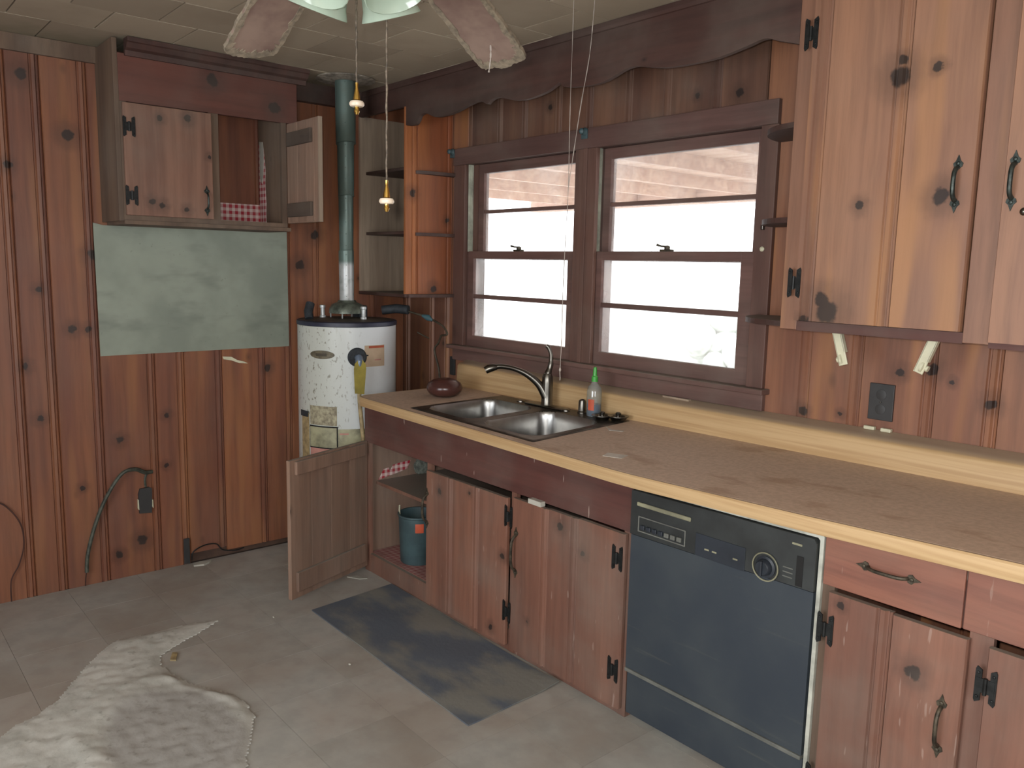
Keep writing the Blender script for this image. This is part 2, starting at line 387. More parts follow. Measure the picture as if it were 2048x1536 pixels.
# ------------------------------------------------------------------ mesh helpers
def V(*a): return Vector(a)
X, Y, Z = V(1, 0, 0), V(0, 1, 0), V(0, 0, 1)

def box(bm, x0, x1, y0, y1, z0, z1, bev=0.0, o=None, u=X, v=Y, w=Z):
    """box in the frame (o; u, v, w); bev rounds its edges"""
    o = o or V(0, 0, 0)
    vs = [bm.verts.new(o + u*a + v*b + w*c) for a in (x0, x1) for b in (y0, y1) for c in (z0, z1)]
    fs = [(0, 1, 3, 2), (4, 6, 7, 5), (0, 4, 5, 1), (2, 3, 7, 6), (0, 2, 6, 4), (1, 5, 7, 3)]
    nf = [bm.faces.new([vs[i] for i in f]) for f in fs]
    if bev:
        es = list({e for f in nf for e in f.edges})
        bmesh.ops.bevel(bm, geom=es, offset=bev, segments=2, profile=.5, affect='EDGES')
    return bm

def prism(bm, pts, axis_vec, o=None, u=X, v=Z):
    """polygon pts (a, b) in frame u, v extruded along axis_vec"""
    o = o or V(0, 0, 0)
    a = [bm.verts.new(o + u*p + v*q) for p, q in pts]
    b = [bm.verts.new(o + u*p + v*q + axis_vec) for p, q in pts]
    n = len(pts)
    bm.faces.new(a); bm.faces.new(b[::-1])
    for i in range(n): bm.faces.new((a[i], b[i], b[(i+1) % n], a[(i+1) % n]))
    return bm

def tube(bm, pts, r, seg=8, cap=True):
    pts = [Vector(p) for p in pts]; rs = r if isinstance(r, (list, tuple)) else [r]*len(pts)
    rings = []; ref = None
    for i, p in enumerate(pts):
        d = (pts[min(i+1, len(pts)-1)] - pts[max(i-1, 0)]).normalized()
        if ref is None: ref = d.orthogonal().normalized()
        else:
            ref = ref - d*ref.dot(d)
            ref = ref.normalized() if ref.length > 1e-6 else d.orthogonal().normalized()
        s = d.cross(ref)
        rings.append([bm.verts.new(p + (ref*math.cos(t) + s*math.sin(t))*rs[i]) for t in [2*PI*k/seg for k in range(seg)]])
    for a, b in zip(rings, rings[1:]):
        for k in range(seg): bm.faces.new((a[k], a[(k+1) % seg], b[(k+1) % seg], b[k]))
    if cap:
        bm.faces.new(rings[0][::-1]); bm.faces.new(rings[-1])
    return bm

def lathe(bm, prof, c, axis=Z, seg=32, a0=0.0, a1=2*PI):
    """prof = (radius, height) around axis through c"""
    c = Vector(c); e1 = axis.orthogonal().normalized()
    if axis == Z: e1 = X.copy()
    e2 = axis.cross(e1); full = abs(a1-a0-2*PI) < 1e-6
    n = seg if full else seg+1
    rings = []
    for r, h in prof:
        if r < 1e-6: rings.append([bm.verts.new(c + axis*h)])
        else: rings.append([bm.verts.new(c + axis*h + (e1*math.cos(t) + e2*math.sin(t))*r) for t in [a0 + (a1-a0)*k/seg for k in range(n)]])
    for a, b in zip(rings, rings[1:]):
        for k in range(seg):
            k2 = (k+1) % n
            f = [a[k % len(a)], a[k2 % len(a)], b[k2 % len(b)], b[k % len(b)]]
            f2 = []
            for q in f:
                if q not in f2: f2.append(q)
            if len(f2) > 2:
                try: bm.faces.new(f2)
                except ValueError: pass
    return bm

def spline(pts, n=10):
    P = [Vector(p) for p in pts]; out = []
    for i in range(len(P)-1):
        p0 = P[max(i-1, 0)]; p1 = P[i]; p2 = P[i+1]; p3 = P[min(i+2, len(P)-1)]
        for k in range(n):
            t = k/n
            out.append(0.5*((2*p1) + (p2-p0)*t + (2*p0-5*p1+4*p2-p3)*t*t + (3*p1-p0-3*p2+p3)*t**3))
    out.append(P[-1]); return out

def B(): return bmesh.new()

ROOTS = {}
def link(name, bm, mat, parent=None, root=None, smooth=False, label=None, mesh=None):
    """bm is in world coordinates; object origins sit at the root's base"""
    root = V(*root) if root is not None else (ROOTS.get(parent.name, V(0, 0, 0)) if parent else V(0, 0, 0))
    if mesh is None:
        bmesh.ops.recalc_face_normals(bm, faces=bm.faces)
        bmesh.ops.translate(bm, verts=bm.verts, vec=-root)
        mesh = bpy.data.meshes.new(name); bm.to_mesh(mesh); bm.free()
        mesh.materials.append(mat if not isinstance(mat, str) else M[mat])
        if smooth:
            mesh.polygons.foreach_set('use_smooth', [True]*len(mesh.polygons))
            mesh.set_sharp_from_angle(angle=math.radians(40))
    o = bpy.data.objects.new(name, mesh); COL.objects.link(o)
    if parent: o.parent = parent
    else: o.location = root
    ROOTS[o.name] = root
    if label: o['label'] = label
    return o

def thing(name, label, cat, loc, group=None):
    o = bpy.data.objects.new(name, None); o.empty_display_size = .1; COL.objects.link(o)
    o.location = loc; ROOTS[o.name] = V(*loc)
    o['label'] = label; o['category'] = cat
    if group: o['group'] = group
    return o

def single(name, bm, mat, label, cat, loc, group=None, smooth=False):
    o = link(name, bm, mat, None, loc, smooth)
    o['label'] = label; o['category'] = cat
    if group: o['group'] = group
    return o

def struct(name, bm=None, mat=None, loc=(0, 0, 0), label=None, smooth=False):
    if bm is None:
        o = bpy.data.objects.new(name, None); COL.objects.link(o); o.location = loc; ROOTS[o.name] = V(*loc)
    else: o = link(name, bm, mat, None, loc, smooth)
    o['kind'] = 'structure'
    if label: o['label'] = label
    return o

def plank_bm(bm, o, u, n, w, z0, z1, t=.018, bead=True, bead0=False):
    """one tongue-and-groove board: o = foot of its left edge on the face, u along the wall, n out of it; a moulded bead on its far edge"""
    pr_ = [(0.0005, -.006), (.0035, 0.0)]
    if bead: pr_ += [(w-.040, 0.0), (w-.037, -.0055), (w-.033, -.0055), (w-.029, .0015), (w-.017, .0025), (w-.012, -.0055), (w-.008, -.0055), (w-.005, -.001), (w-.0005, -.006)]
    else: pr_ += [(w-.0035, 0.0), (w-.0005, -.006)]
    pr_ += [(w-.0005, -t), (.0005, -t)]
    prism(bm, pr_, Z*(z1-z0), o + Z*z0, u, n)
    return bm

def hinge_bm(c, u, n, h=.088, w=.046):
    """black H hinge on a face: two pointed leaves and a knuckle block"""
    bm = B(); c = Vector(c)
    for s in (-1, 1):
        a = s*w*.5; b = a - s*.014
        pts = [(a, -h*.42), ((a+b)/2 + s*.004, -h*.5), (b, -h*.42), (b, h*.42), ((a+b)/2 + s*.004, h*.5), (a, h*.42)]
        prism(bm, [(p, q) for p, q in pts], n*.003, c, u, Z)
    box(bm, -w*.42, w*.42, -.017, .017, 0, .004, 0, c, u, Z, n)
    tube(bm, [c - Z*.020 + n*.005, c + Z*.020 + n*.005], .0048, 8)
    for s in (-1, 1):
        for q in (-1, 1):
            lathe(bm, [(.0038, 0), (.003, .002), (0, .0028)], c + u*s*w*.36 + Z*q*h*.33 + n*.003, n, 8)
    return bm

def handle_bm(a, b, n, out=.026, r=.0052):
    """arched pull with spade ends from a to b on a face with normal n"""
    bm = B(); a = Vector(a); b = Vector(b); d = (b-a).normalized(); s = n.cross(d); L = (b-a).length
    for p, q in ((a, -1), (b, 1)):
        pts = [(0, q*-.004), (.010, q*.001), (.0125, q*.010), (.006, q*.016), (0, q*.032), (-.006, q*.016), (-.0125, q*.010), (-.010, q*.001)]
        prism(bm, pts, n*.003, p, s, d)
        lathe(bm, [(.0055, 0), (.0045, .003), (0, .005)], p + d*q*.010 + n*.003, n, 10)
    pts = [a + n*.001, a + d*L*.06 + n*out*.55, a + d*L*.22 + n*out*.92, a + d*L*.5 + n*out, a + d*L*.78 + n*out*.92, b - d*L*.06 + n*out*.55, b + n*.001]
    tube(bm, spline(pts, 4), r, 8)
    return bm

def knob_ring(bm, c, n, r, t):
    e1 = n.orthogonal().normalized(); e2 = n.cross(e1); c = Vector(c)
    tube(bm, [c + (e1*math.cos(a) + e2*math.sin(a))*r for a in [2*PI*k/28 for k in range(29)]], t, 6, cap=False)

# ================================================================== ROOM SHELL
XR, YF, ZC = 5.8, -4.8, 2.422
T = .3048
fl = struct('floor', box(B(), -.1, XR, YF, .1, -.10, -.008), 'plaster', label='brown vinyl tile floor under a film of grey dust')
tm = None
NX, NY = 18, 15
for i in range(NX):
    for j in range(NY):
        if tm is None:
            bm = B(); box(bm, .0006, T-.0006, .0006, T-.0006, -.008, 0)
            bmesh.ops.recalc_face_normals(bm, faces=bm.faces)
            tm = bpy.data.meshes.new('tile'); bm.to_mesh(tm); bm.free(); tm.materials.append(M['tile'])
        o = bpy.data.objects.new('tile', tm); COL.objects.link(o); o.parent = fl
        o.location = (i*T, -T*(j+1), 0); o.rotation_euler = (0, 0, 0)
ce = struct('ceiling', box(B(), -.1, XR, YF, .1, ZC+.012, ZC+.1), 'gap', label='dingy fibre tile ceiling in a running bond')
bm = B(); box(bm, .003, T-.003, .003, T-.003, 0, .010)
bmesh.ops.recalc_face_normals(bm, faces=bm.faces)
cm = bpy.data.meshes.new('tile'); bm.to_mesh(cm); bm.free(); cm.materials.append(M['ctile'])
for i in range(17):
    for j in range(16):
        o = bpy.data.objects.new('tile', cm); COL.objects.link(o); o.parent = ce
        o.location = (.025 + i*T, -4.87 + j*T + (.5*T if i % 2 else 0) - .01, ZC + random.uniform(-.001, .001))
        o.rotation_euler = (0, random.uniform(-.003, .003), 0)
# plank walls
wl = struct('wall_left', box(B(), -.12, -.018, YF, .1, 0, ZC+.05), 'plaster', label='left wall of vertical knotty pine boards')
ys = [-4.8, -4.5, -4.2, -3.95, -3.7, -3.4, -3.15, -2.9, -2.66, -2.5, -2.27, -2.13, -1.965, -1.837, -1.656, -1.417, -1.28, -1.093, -.867, -.72, -.555, -.39, -.21, 0]
for a, b in zip(ys, ys[1:]):
    e0, e1 = a + .018, b + (.018 if b < 0 else 0)
    if a == -4.8: e0 = a
    rot = .05 if -1.3 < a < -1.1 else (.03 if -1.1 < a < -.7 else 0.0)      # rotted feet of some boards
    link('plank', plank_bm(B(), V(0, e0, 0), Y, X, e1-e0, rot, ZC-.001, bead=b < 0), 'wall_l', wl)
OX0, OX1, OZ0, OZ1 = .60, 2.335, 1.085, 2.04
bm = B()
box(bm, -.1, OX0, .018, .12, 0, ZC+.05); box(bm, OX1, XR, .018, .12, 0, ZC+.05)
box(bm, OX0, OX1, .018, .12, 0, OZ0); box(bm, OX0, OX1, .018, .12, OZ1, ZC+.05)
wb = struct('wall_back', bm, 'plaster', label='window wall of vertical knotty pine boards')
xs = [0, .049, .287, .43, .612, .853, 1.038, 1.27, 1.464, 1.687, 1.888, 2.124, 2.322, 2.557, 2.742, 2.977, 3.159, 3.40, 3.62, 3.84, 4.05, 4.3, 4.5, 4.75, 5.0, 5.3, 5.8]
for a, b in zip(xs, xs[1:]):
    e0, e1 = (a + .018 if a > 0 else 0), b + .018
    if e1 > XR: e1 = XR
    segs = [(e0, e1)]
    for cut in (OX0, OX1):
        segs = [q for s in segs for q in ([(s[0], cut), (cut, s[1])] if s[0] < cut < s[1] else [s])]
    for s0, s1 in segs:
        if s1 - s0 < .012: continue
        inside = s0 >= OX0 - 1e-6 and s1 <= OX1 + 1e-6
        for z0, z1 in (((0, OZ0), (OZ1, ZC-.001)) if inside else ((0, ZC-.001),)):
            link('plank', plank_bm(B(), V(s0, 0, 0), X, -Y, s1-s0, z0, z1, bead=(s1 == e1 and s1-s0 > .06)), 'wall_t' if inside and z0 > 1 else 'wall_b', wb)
# wall behind the camera with an opening assumed for the fill lamp, right hand wall with another (both outside the frame)
bm = B()
box(bm, -.1, 2.0, YF-.1, YF, 0, ZC+.05); box(bm, 4.2, XR+.1, YF-.1, YF, 0, ZC+.05); box(bm, 2.0, 4.2, YF-.1, YF, 2.25, ZC+.05); box(bm, 2.0, 4.2, YF-.1, YF, 0, .45)
struct('wall_front', bm, 'dark_z', label='wall behind the viewer')
bm = B()
box(bm, XR, XR+.1, YF, -3.75, 0, ZC+.05); box(bm, XR, XR+.1, -2.05, .12, 0, ZC+.05); box(bm, XR, XR+.1, -3.75, -2.05, 0, .6); box(bm, XR, XR+.1, -3.75, -2.05, 2.25, ZC+.05)
struct('wall_right', bm, 'dark_z', label='wall to the right of the viewer')

# ceiling trims
bm = B(); prism(bm, [(0, 2.355), (.02, 2.355), (.026, 2.41), (.03, 2.421), (0, 2.421)], Y*(-YF-1.602), V(0, YF, 0), X, Z)
struct('trim_1', bm, 'lcab', label='grey weathered trim board under the ceiling on the left wall')
bm = B(); prism(bm, [(0, 2.33), (.022, 2.335), (.05, 2.39), (.055, 2.421), (0, 2.421)], Y*.475, V(0, -.78, 0), X, Z)
struct('trim_2', bm, 'dark', label='dark cove moulding between wall cabinet and corner')

# scalloped valance
sc = [(.4727, 2.205), (.50, 2.20), (.554, 2.199), (.578, 2.215), (.60, 2.238), (.645, 2.242), (.69, 2.226), (.73, 2.214), (.80, 2.211), (.86, 2.214), (.92, 2.222), (.98, 2.234), (1.045, 2.242), (1.09, 2.236), (1.12, 2.222), (1.15, 2.236), (1.20, 2.240), (1.27, 2.222), (1.335, 2.210), (1.41, 2.208), (1.505, 2.220), (1.555, 2.236), (1.583, 2.244), (1.605, 2.226), (1.671, 2.215), (1.777, 2.209), (1.849, 2.217), (1.925, 2.238), (1.985, 2.242), (2.045, 2.228), (2.13, 2.214), (2.234, 2.209), (2.335, 2.211), (2.439, 2.226), (2.509, 2.238), (2.56, 2.222), (2.63, 2.20)]
fine = []
for q in spline([(a, 0, b) for a, b in sc], 4): fine.append((q.x, q.z))
bm = B()
prism(bm, fine + [(2.63, 2.421), (.4727, 2.421)], Y*.020, V(0, -.2956, 0), X, Z)
prism(bm, [(0, 2.392), (.006, 2.394), (.010, 2.405), (.010, 2.421), (0, 2.421)], X*2.57, V(.06, -.2956, 0), -Y, Z)
struct('trim_3', bm, 'dark', label='dark scalloped valance board over the window')

# ------------------------------------------------------------------ window casing
tr = struct('trim_4', None, None, (.5, 0, 1.0), label='dark stained casing around the paired windows')
link('head_casing', box(B(), .50, 2.40, -.022, 0, 2.03, 2.115, .003), 'window', tr)
link('side_casing', box(B(), .505, .60, -.020, 0, 1.10, 2.03, .003), 'dark_z', tr)
link('side_casing', box(B(), 2.335, 2.405, -.020, 0, 1.10, 2.03, .003), 'dark_z', tr)
bm = B(); box(bm, 1.405, 1.535, -.020, 0, 1.10, 2.03, .003); box(bm, 1.458, 1.482, -.026, -.019, 1.10, 2.03, .002)
link('mullion_casing', bm, 'dark_z', tr)
link('stool', box(B(), .49, 2.425, -.052, .03, 1.080, 1.100, .004), 'window', tr)
link('apron', box(B(), .51, 2.41, -.022, 0, 1.018, 1.080, .003), 'window', tr)
bm = B(); box(bm, .56, .60, 0, .12, 1.085, 2.04); link('jamb', bm, 'dark_z', tr)
bm = B(); box(bm, 1.418, 1.516, 0, .12, 1.085, 2.04); link('jamb', bm, 'dark_z', tr)
bm = B(); box(bm, 2.335, 2.375, 0, .12, 1.085, 2.04); link('jamb', bm, 'dark_z', tr)
bm = B(); box(bm, .56, 2.375, 0, .12, 2.03, 2.07); link('head_jamb', bm, 'dark', tr)
bm = B(); box(bm, .56, 2.375, .03, .15, 1.06, 1.088); link('sill', bm, 'dark', tr)

def window(idx, x0, x1, xu0, side):
    w = struct('window_%d' % idx, None, None, (x0, .03, 1.09), label=side)
    # liner tracks of the inner channel above the lower sash
    bm = B()
    for k in (0, 1):
        box(bm, x0, x0+.006+.0*k, .002+k*.014, .010+k*.014, 1.59, 2.03)
    box(bm, x0, x0+.003, .0, .032, 1.59, 2.03)
    link('jamb_liner', bm, 'liner', w)
    if xu0 - x0 > .02: link('parting_stop', box(B(), x0, xu0, .034, .074, 1.56, 2.03), 'dark_z', w)
    # upper sash (outer track)
    a, b = xu0, x1
    bm = B()
    box(bm, a, a+.042, .038, .072, 1.555, 2.03, .002); box(bm, b-.045, b, .038, .072, 1.555, 2.03, .002)
    box(bm, a+.04, b-.043, .038, .072, 1.985, 2.03, .002); box(bm, a+.04, b-.043, .038, .072, 1.552, 1.586, .002)
    us = link('upper_sash', bm, 'window', w)
    link('muntin', box(B(), a+.042, b-.045, .042, .066, 1.784, 1.801, .002), 'window', us)
    for z0, z1 in ((1.586, 1.784), (1.801, 1.985)):
        link('pane', box(B(), a+.042, b-.045, .053, .056, z0, z1), 'pane', us)
    a, b = x0, x1
    bm = B()
    box(bm, a, a+.046, .004, .036, 1.09, 1.592, .002); box(bm, b-.068, b, .004, .036, 1.09, 1.592, .002)
    box(bm, a+.044, b-.066, .004, .036, 1.09, 1.155, .002); box(bm, a+.044, b-.066, .004, .036, 1.555, 1.592, .002)
    ls = link('lower_sash', bm, 'window', w)
    link('muntin', box(B(), a+.046, b-.068, .008, .030, 1.350, 1.371, .002), 'window', ls)
    for z0, z1 in ((1.155, 1.350), (1.371, 1.555)):
        link('pane', box(B(), a+.046, b-.068, .019, .022, z0, z1), 'pane', ls)
    cx = (a+b)/2 - .02
    bm = B(); box(bm, cx-.028, cx+.028, .006, .030, 1.592, 1.600, .002)
    lathe(bm, [(.012, 0), (.012, .012), (.004, .016), (0, .016)], (cx, .02, 1.60), Z, 14)
    tube(bm, [(cx, .02, 1.611), (cx-.02, .008, 1.613), (cx-.038, .0, 1.618)], [.004, .0035, .005], 8)
    link('sash_lock', bm, 'bronze', w, smooth=True)
window(1, .605, 1.418, .645, 'left hand dusty double-hung window over the sink')
window(2, 1.518, 2.335, 1.526, 'right hand dusty double-hung window over the sink')

# porch and ground outside
bm = B(); box(bm, -3.5, 7.5, .14, 4.2, 2.30, 2.33)
pr_ = struct('porch_roof', bm, 'porch', label='porch ceiling seen through the top panes')
for k in range(12):
    x0 = -2.6 + k*.75
    bm = B(); box(bm, x0, x0+.045, .16, 4.1, 2.20, 2.30); link('rafter', bm, 'porch', pr_)
bm = B(); box(bm, -3.5, 7.5, 4.05, 4.2, 2.17, 2.30); link('beam', bm, 'porch', pr_)
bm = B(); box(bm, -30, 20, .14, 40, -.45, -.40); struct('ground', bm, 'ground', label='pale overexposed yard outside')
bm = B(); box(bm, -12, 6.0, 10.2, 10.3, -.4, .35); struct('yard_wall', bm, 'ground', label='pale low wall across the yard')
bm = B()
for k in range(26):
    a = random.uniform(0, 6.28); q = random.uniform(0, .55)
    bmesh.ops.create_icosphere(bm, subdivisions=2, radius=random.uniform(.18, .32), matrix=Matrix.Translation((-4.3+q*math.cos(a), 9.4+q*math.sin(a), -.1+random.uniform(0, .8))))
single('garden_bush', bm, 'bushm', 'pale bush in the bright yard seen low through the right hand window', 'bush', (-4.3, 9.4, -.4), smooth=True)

# ================================================================== LEFT WALL CABINET
lc = thing('wall_cabinet', 'weathered pine wall cabinet above the grey metal sheet, one door hanging open', 'cabinet', (0, -1.6, 1.67))
XF = .277
link('side_panel', box(B(), 0.003, XF, -1.602, -1.582, 1.675, 2.418, .0015), 'lcab', lc)
link('side_panel', box(B(), 0.003, XF-.012, -.862, -.842, 1.675, 2.40), 'lcab', lc)
link('bottom_panel', box(B(), 0.003, XF+.006, -1.582, -.826, 1.662, 1.680, .002), 'lcab', lc)
link('top_panel', box(B(), 0.003, XF-.012, -1.582, -.862, 2.35, 2.362), 'lcab', lc)
link('top_rail', box(B(), XF-.020, XF, -1.582, -.785, 2.168, 2.362, .0015), 'lcab_top', lc)
bm = B(); box(bm, XF-.020, XF, -1.582, -1.555, 1.700, 2.168); link('stile', bm, 'lcab', lc)
link('stile', box(B(), XF-.020, XF, -1.212, -1.168, 1.700, 2.168), 'lcab', lc)
link('stile', box(B(), XF-.020, XF, -.868, -.842, 1.700, 2.168), 'lcab', lc)
link('bottom_rail', box(B(), XF-.020, XF, -1.582, -.842, 1.680, 1.700), 'lcab', lc)
bm = B()
prism(bm, [(0, 2.352), (.012, 2.352), (.016, 2.372), (.034, 2.380), (.048, 2.398), (.056, 2.402), (.056, 2.419), (0, 2.419)], Y*.812, V(XF, -1.555, 0), X, Z)
link('crown', bm, 'dark', lc)
# closed door
bm = B(); box(bm, XF, XF+.019, -1.575, -1.205, 1.700, 2.163, .003)
d1 = link('door', bm, 'lcab_door', lc)
for z in (2.065, 1.782): link('hinge', hinge_bm((XF+.019, -1.553, z), Y, X, .085, .05), 'iron', d1)
link('handle', handle_bm((XF+.019, -1.235, 1.745), (XF+.019, -1.235, 1.815), X, .02, .0045), 'iron_g', d1, smooth=True)
# open door: swung square to the wall, its inside faces the room's left
bm = B(); box(bm, XF+.004, .598, -.842, -.824, 1.700, 2.163, .002)
d2 = link('door', bm, 'door_in', lc, label='open cabinet door showing its cleated dusty inside')
for k, (a, b) in enumerate(((.312, .40), (.403, .49), (.493, .565))):
    link('board', box(B(), a, b, -.846, -.842, 1.705, 2.158, .001), 'door_in', d2)
link('cleat', box(B(), .312, .555, -.860, -.846, 2.055, 2.118, .003), 'cleat', d2)
link('cleat', box(B(), .312, .555, -.860, -.846, 1.728, 1.792, .003), 'cleat', d2)
link('edge_strip', box(B(), .598, .606, -.843, -.823, 1.700, 2.163, .001), 'raw', d2, label='free edge, pale as if lit')  # lit look of the free edge put in as a paler strip
# gingham shelf paper inside
bm = B(); box(bm, .004, .007, -1.582, -.864, 1.681, 1.797)
link('shelf_paper', bm, 'gingham', lc, label='red and white gingham paper')
bm = B()
prism(bm, [(.008, 1.681), (.085, 1.681), (.08, 1.75), (.085, 1.80), (.075, 1.90), (.082, 1.96), (.07, 2.04), (.060, 2.08), (.03, 2.095), (.008, 2.09)], Y*.002, V(0, -.8645, 0), X, Z)
link('shelf_paper', bm, 'gingham', lc, label='torn strip of gingham paper up the side')
bm = B(); prism(bm, [(.085, 1.681), (XF-.02, 1.681), (XF-.02, 1.700), (.085, 1.704)], Y*.002, V(0, -.8645, 0), X, Z)
link('shelf_paper', bm, 'gingham', lc)
bm = B(); prism(bm, [(.020, 1.93), (.045, 1.90), (.060, 1.94), (.068, 1.99), (.070, 2.05), (.060, 2.10), (.020, 2.105)], Y*.002, V(0, -.8665, 0), X, Z)
link('paper_backing', bm, 'paper', lc, label='pale torn backing')

# grey metal sheet
bm = B(); prism(bm, [(-1.641, 1.672), (-1.637, 1.072), (-.719, 1.076), (-.722, 1.690), (-.84, 1.690), (-.85, 1.662), (-1.6, 1.662)], X*.003, V(.004, 0, 0), Y, Z)
single('metal_sheet', bm, 'sheet', 'stained grey sheet metal panel nailed to the wall below the open cabinet', 'panel', (.004, -1.18, 1.072))

# ================================================================== CORNER SHELF CABINET (left of the window)
cs = thing('corner_shelf_cabinet', 'narrow open shelf cabinet between the corner and the left window', 'cabinet', (0, 0, 1.35))
SX = .4727
link('side_panel', box(B(), .003, .021, -.2956, -.002, 1.366, 2.30), 'raw', cs, label='pale bare inner side board')
bm = B(); plank_bm(bm, V(SX, -.2956, 0), Y, X, .075, 1.366, 2.30); link('plank', bm, 'small_side', cs)
bm = B(); plank_bm(bm, V(SX, -.2206, 0), Y, X, .2186, 1.366, 2.41, bead=True); link('plank', bm, 'small_side', cs)
link('top_rail', box(B(), .003, SX-.0, -.2956, -.276, 2.295, 2.421, .002), 'dark', cs)
link('back_panel', box(B(), .022, SX-.018, -.004, -.001, 1.366, 2.30), 'dark_z', cs)
for z in (1.995, 1.672): link('shelf', box(B(), .022, SX-.0185, -.262, -.005, z, z+.016, .002), 'dark', cs)
link('bottom_shelf', box(B(), .003, SX-.001, -.300, -.002, 1.348, 1.366, .003), 'dark', cs)
def round_shelf(cx, z, rx, ry, sgn, parent, t=.016):
    pts = [(0, 0)] + [(sgn*rx*math.sin(a)**.9, -ry*math.cos(a)) for a in [PI/2*k/14 for k in range(15)]]
    bm = B(); prism(bm, pts, Z*t, V(cx, -.001, z), X, Y)
    return link('round_shelf', bm, 'dark', parent)
for z in (1.974, 1.664, 1.349): round_shelf(SX+.001, z, .045, .238 if z > 1.4 else .28, 1, cs)

# ================================================================== UPPER RIGHT CABINET
uc = thing('upper_cabinet', 'large knotty pine wall cabinet right of the window', 'cabinet', (2.63, 0, 1.345))
YU = -.2956
link('side_panel', box(B(), 2.63, 2.648, YU+.02, -.002, 1.366, 2.418), 'upper', uc)
link('bottom_panel', box(B(), 2.63, 5.6, YU+.02, -.002, 1.345, 1.363), 'dark', uc)
link('stile', box(B(), 2.63, 2.686, YU, YU+.02, 1.345, 2.418, .0015), 'upper', uc)
link('stile', box(B(), 3.172, 3.236, YU, YU+.02, 1.345, 2.418, .0015), 'upper', uc)
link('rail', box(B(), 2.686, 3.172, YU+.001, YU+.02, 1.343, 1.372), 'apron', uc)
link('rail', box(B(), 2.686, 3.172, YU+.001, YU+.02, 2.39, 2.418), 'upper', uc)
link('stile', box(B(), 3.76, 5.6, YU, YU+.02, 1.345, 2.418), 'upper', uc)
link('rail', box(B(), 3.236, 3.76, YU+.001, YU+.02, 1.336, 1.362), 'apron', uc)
def upper_door(x0, x1, joints, z0, z1, hx, handle_x):
    bm = B(); box(bm, x0+.001, x1-.001, YU-.002, YU+.018, z0, z1)
    d = link('door', bm, 'upper', uc)
    e = [x0] + joints + [x1]
    for a, b in zip(e, e[1:]):
        link('plank', plank_bm(B(), V(a, YU-.020, 0), X, -Y, b-a, z0+.0005, z1-.0005, t=.0175, bead=(b != x1)), 'upper', d)
    for z in ((1.489, 2.215)): link('hinge', hinge_bm((hx, YU-.021, z), X, -Y, .092, .042), 'iron', d)
    link('handle', handle_bm((handle_x, YU-.020, 1.715), (handle_x, YU-.020, 1.80), -Y, .024, .0062), 'iron_g', d, smooth=True)
    return d
upper_door(2.684, 3.170, [2.744, 2.979], 1.374, 2.385, 2.682, 3.128)
upper_door(3.238, 3.76, [3.50], 1.352, 2.385, 3.762, 3.262)
bm = B(); box(bm, 3.29, 3.36, YU-.036, YU-.020, 1.672, 1.688, .004); lathe(bm, [(.008, 0), (.010, .006), (.006, .012), (0, .014)], (3.30, YU-.036, 1.68), -Y, 12)
single('catch', bm, 'nickel', 'small bright metal catch on the right upper cabinet door', 'latch', (3.30, YU-.02, 1.672), smooth=True)
for z in (1.968, 1.676, 1.350): round_shelf(2.629, z, .228 if z > 1.4 else .262, .24 if z > 1.4 else .272, -1, uc, .017)

# ================================================================== COUNTERTOP
FN = [(.6, .893), (1.5, .884), (2.35, .874), (3.0, .893), (3.5, .913), (5.8, .925)]
BN = [(.6, .897), (1.5, .902), (2.35, .911), (3.0, .919), (3.5, .924), (5.8, .930)]
def interp(N, x):
    if x <= N[0][0]: return N[0][1]
    for (a, p), (b, q) in zip(N, N[1:]):
        if x <= b:
            t = (x-a)/(b-a); return p + (q-p)*t
    return N[-1][1]
def zt(x, y):
    t = min(1, max(0, (y + .68)/.59))
    return interp(FN, x)*(1-t) + interp(BN, x)*t
SK = (1.045, 1.865, -.640, -.110)          # sink outer rim
ct = thing('countertop', 'long dusty brown laminate countertop with pale edge and backsplash', 'countertop', (.64, -.68, .85))
gx = sorted(set([.645, .66, SK[0]+.012, SK[1]-.012] + [round(.7+.1*k, 3) for k in range(0, 49)] + [5.58]))
gx = [x for x in gx if x <= 5.58]
gy = sorted(set([-.672, -.66, SK[2]+.012, -.5, -.4, -.3, -.2, SK[3]-.012, -.09]))
bm = B(); vv = {}
def left_edge(y):      # rounded front left corner
    return .645 + (.055*(1-math.sqrt(max(0, 1-((-.60-y)/.075)**2))) if y < -.60 else 0)
def cv(i, j, dz):
    k = (i, j, dz)
    if k not in vv:
        x, y = gx[i], gy[j]
        if i == 0: x = left_edge(y)
        if i == 1: x = left_edge(y) + .015
        vv[k] = bm.verts.new((x, y, zt(x, y) + dz))
    return vv[k]
def hole(i, j):
    xm, ym = (gx[i]+gx[i+1])/2, (gy[j]+gy[j+1])/2
    return SK[0]+.01 < xm < SK[1]-.01 and SK[2]+.01 < ym < SK[3]-.01
NI, NJ = len(gx)-1, len(gy)-1
for i in range(NI):
    for j in range(NJ):
        if hole(i, j): continue
        bm.faces.new((cv(i, j, 0), cv(i+1, j, 0), cv(i+1, j+1, 0), cv(i, j+1, 0)))
        bm.faces.new((cv(i, j, -.028), cv(i, j+1, -.028), cv(i+1, j+1, -.028), cv(i+1, j, -.028)))
        for (di, dj, A, Bq) in ((-1, 0, (i, j), (i, j+1)), (1, 0, (i+1, j), (i+1, j+1)), (0, -1, (i, j), (i+1, j)), (0, 1, (i, j+1), (i+1, j+1))):
            ii, jj = i+di, j+dj
            if not (0 <= ii < NI and 0 <= jj < NJ) or hole(ii, jj):
                bm.faces.new((cv(*A, 0), cv(*Bq, 0), cv(*Bq, -.028), cv(*A, -.028)))
link('worktop', bm, 'counter', ct)
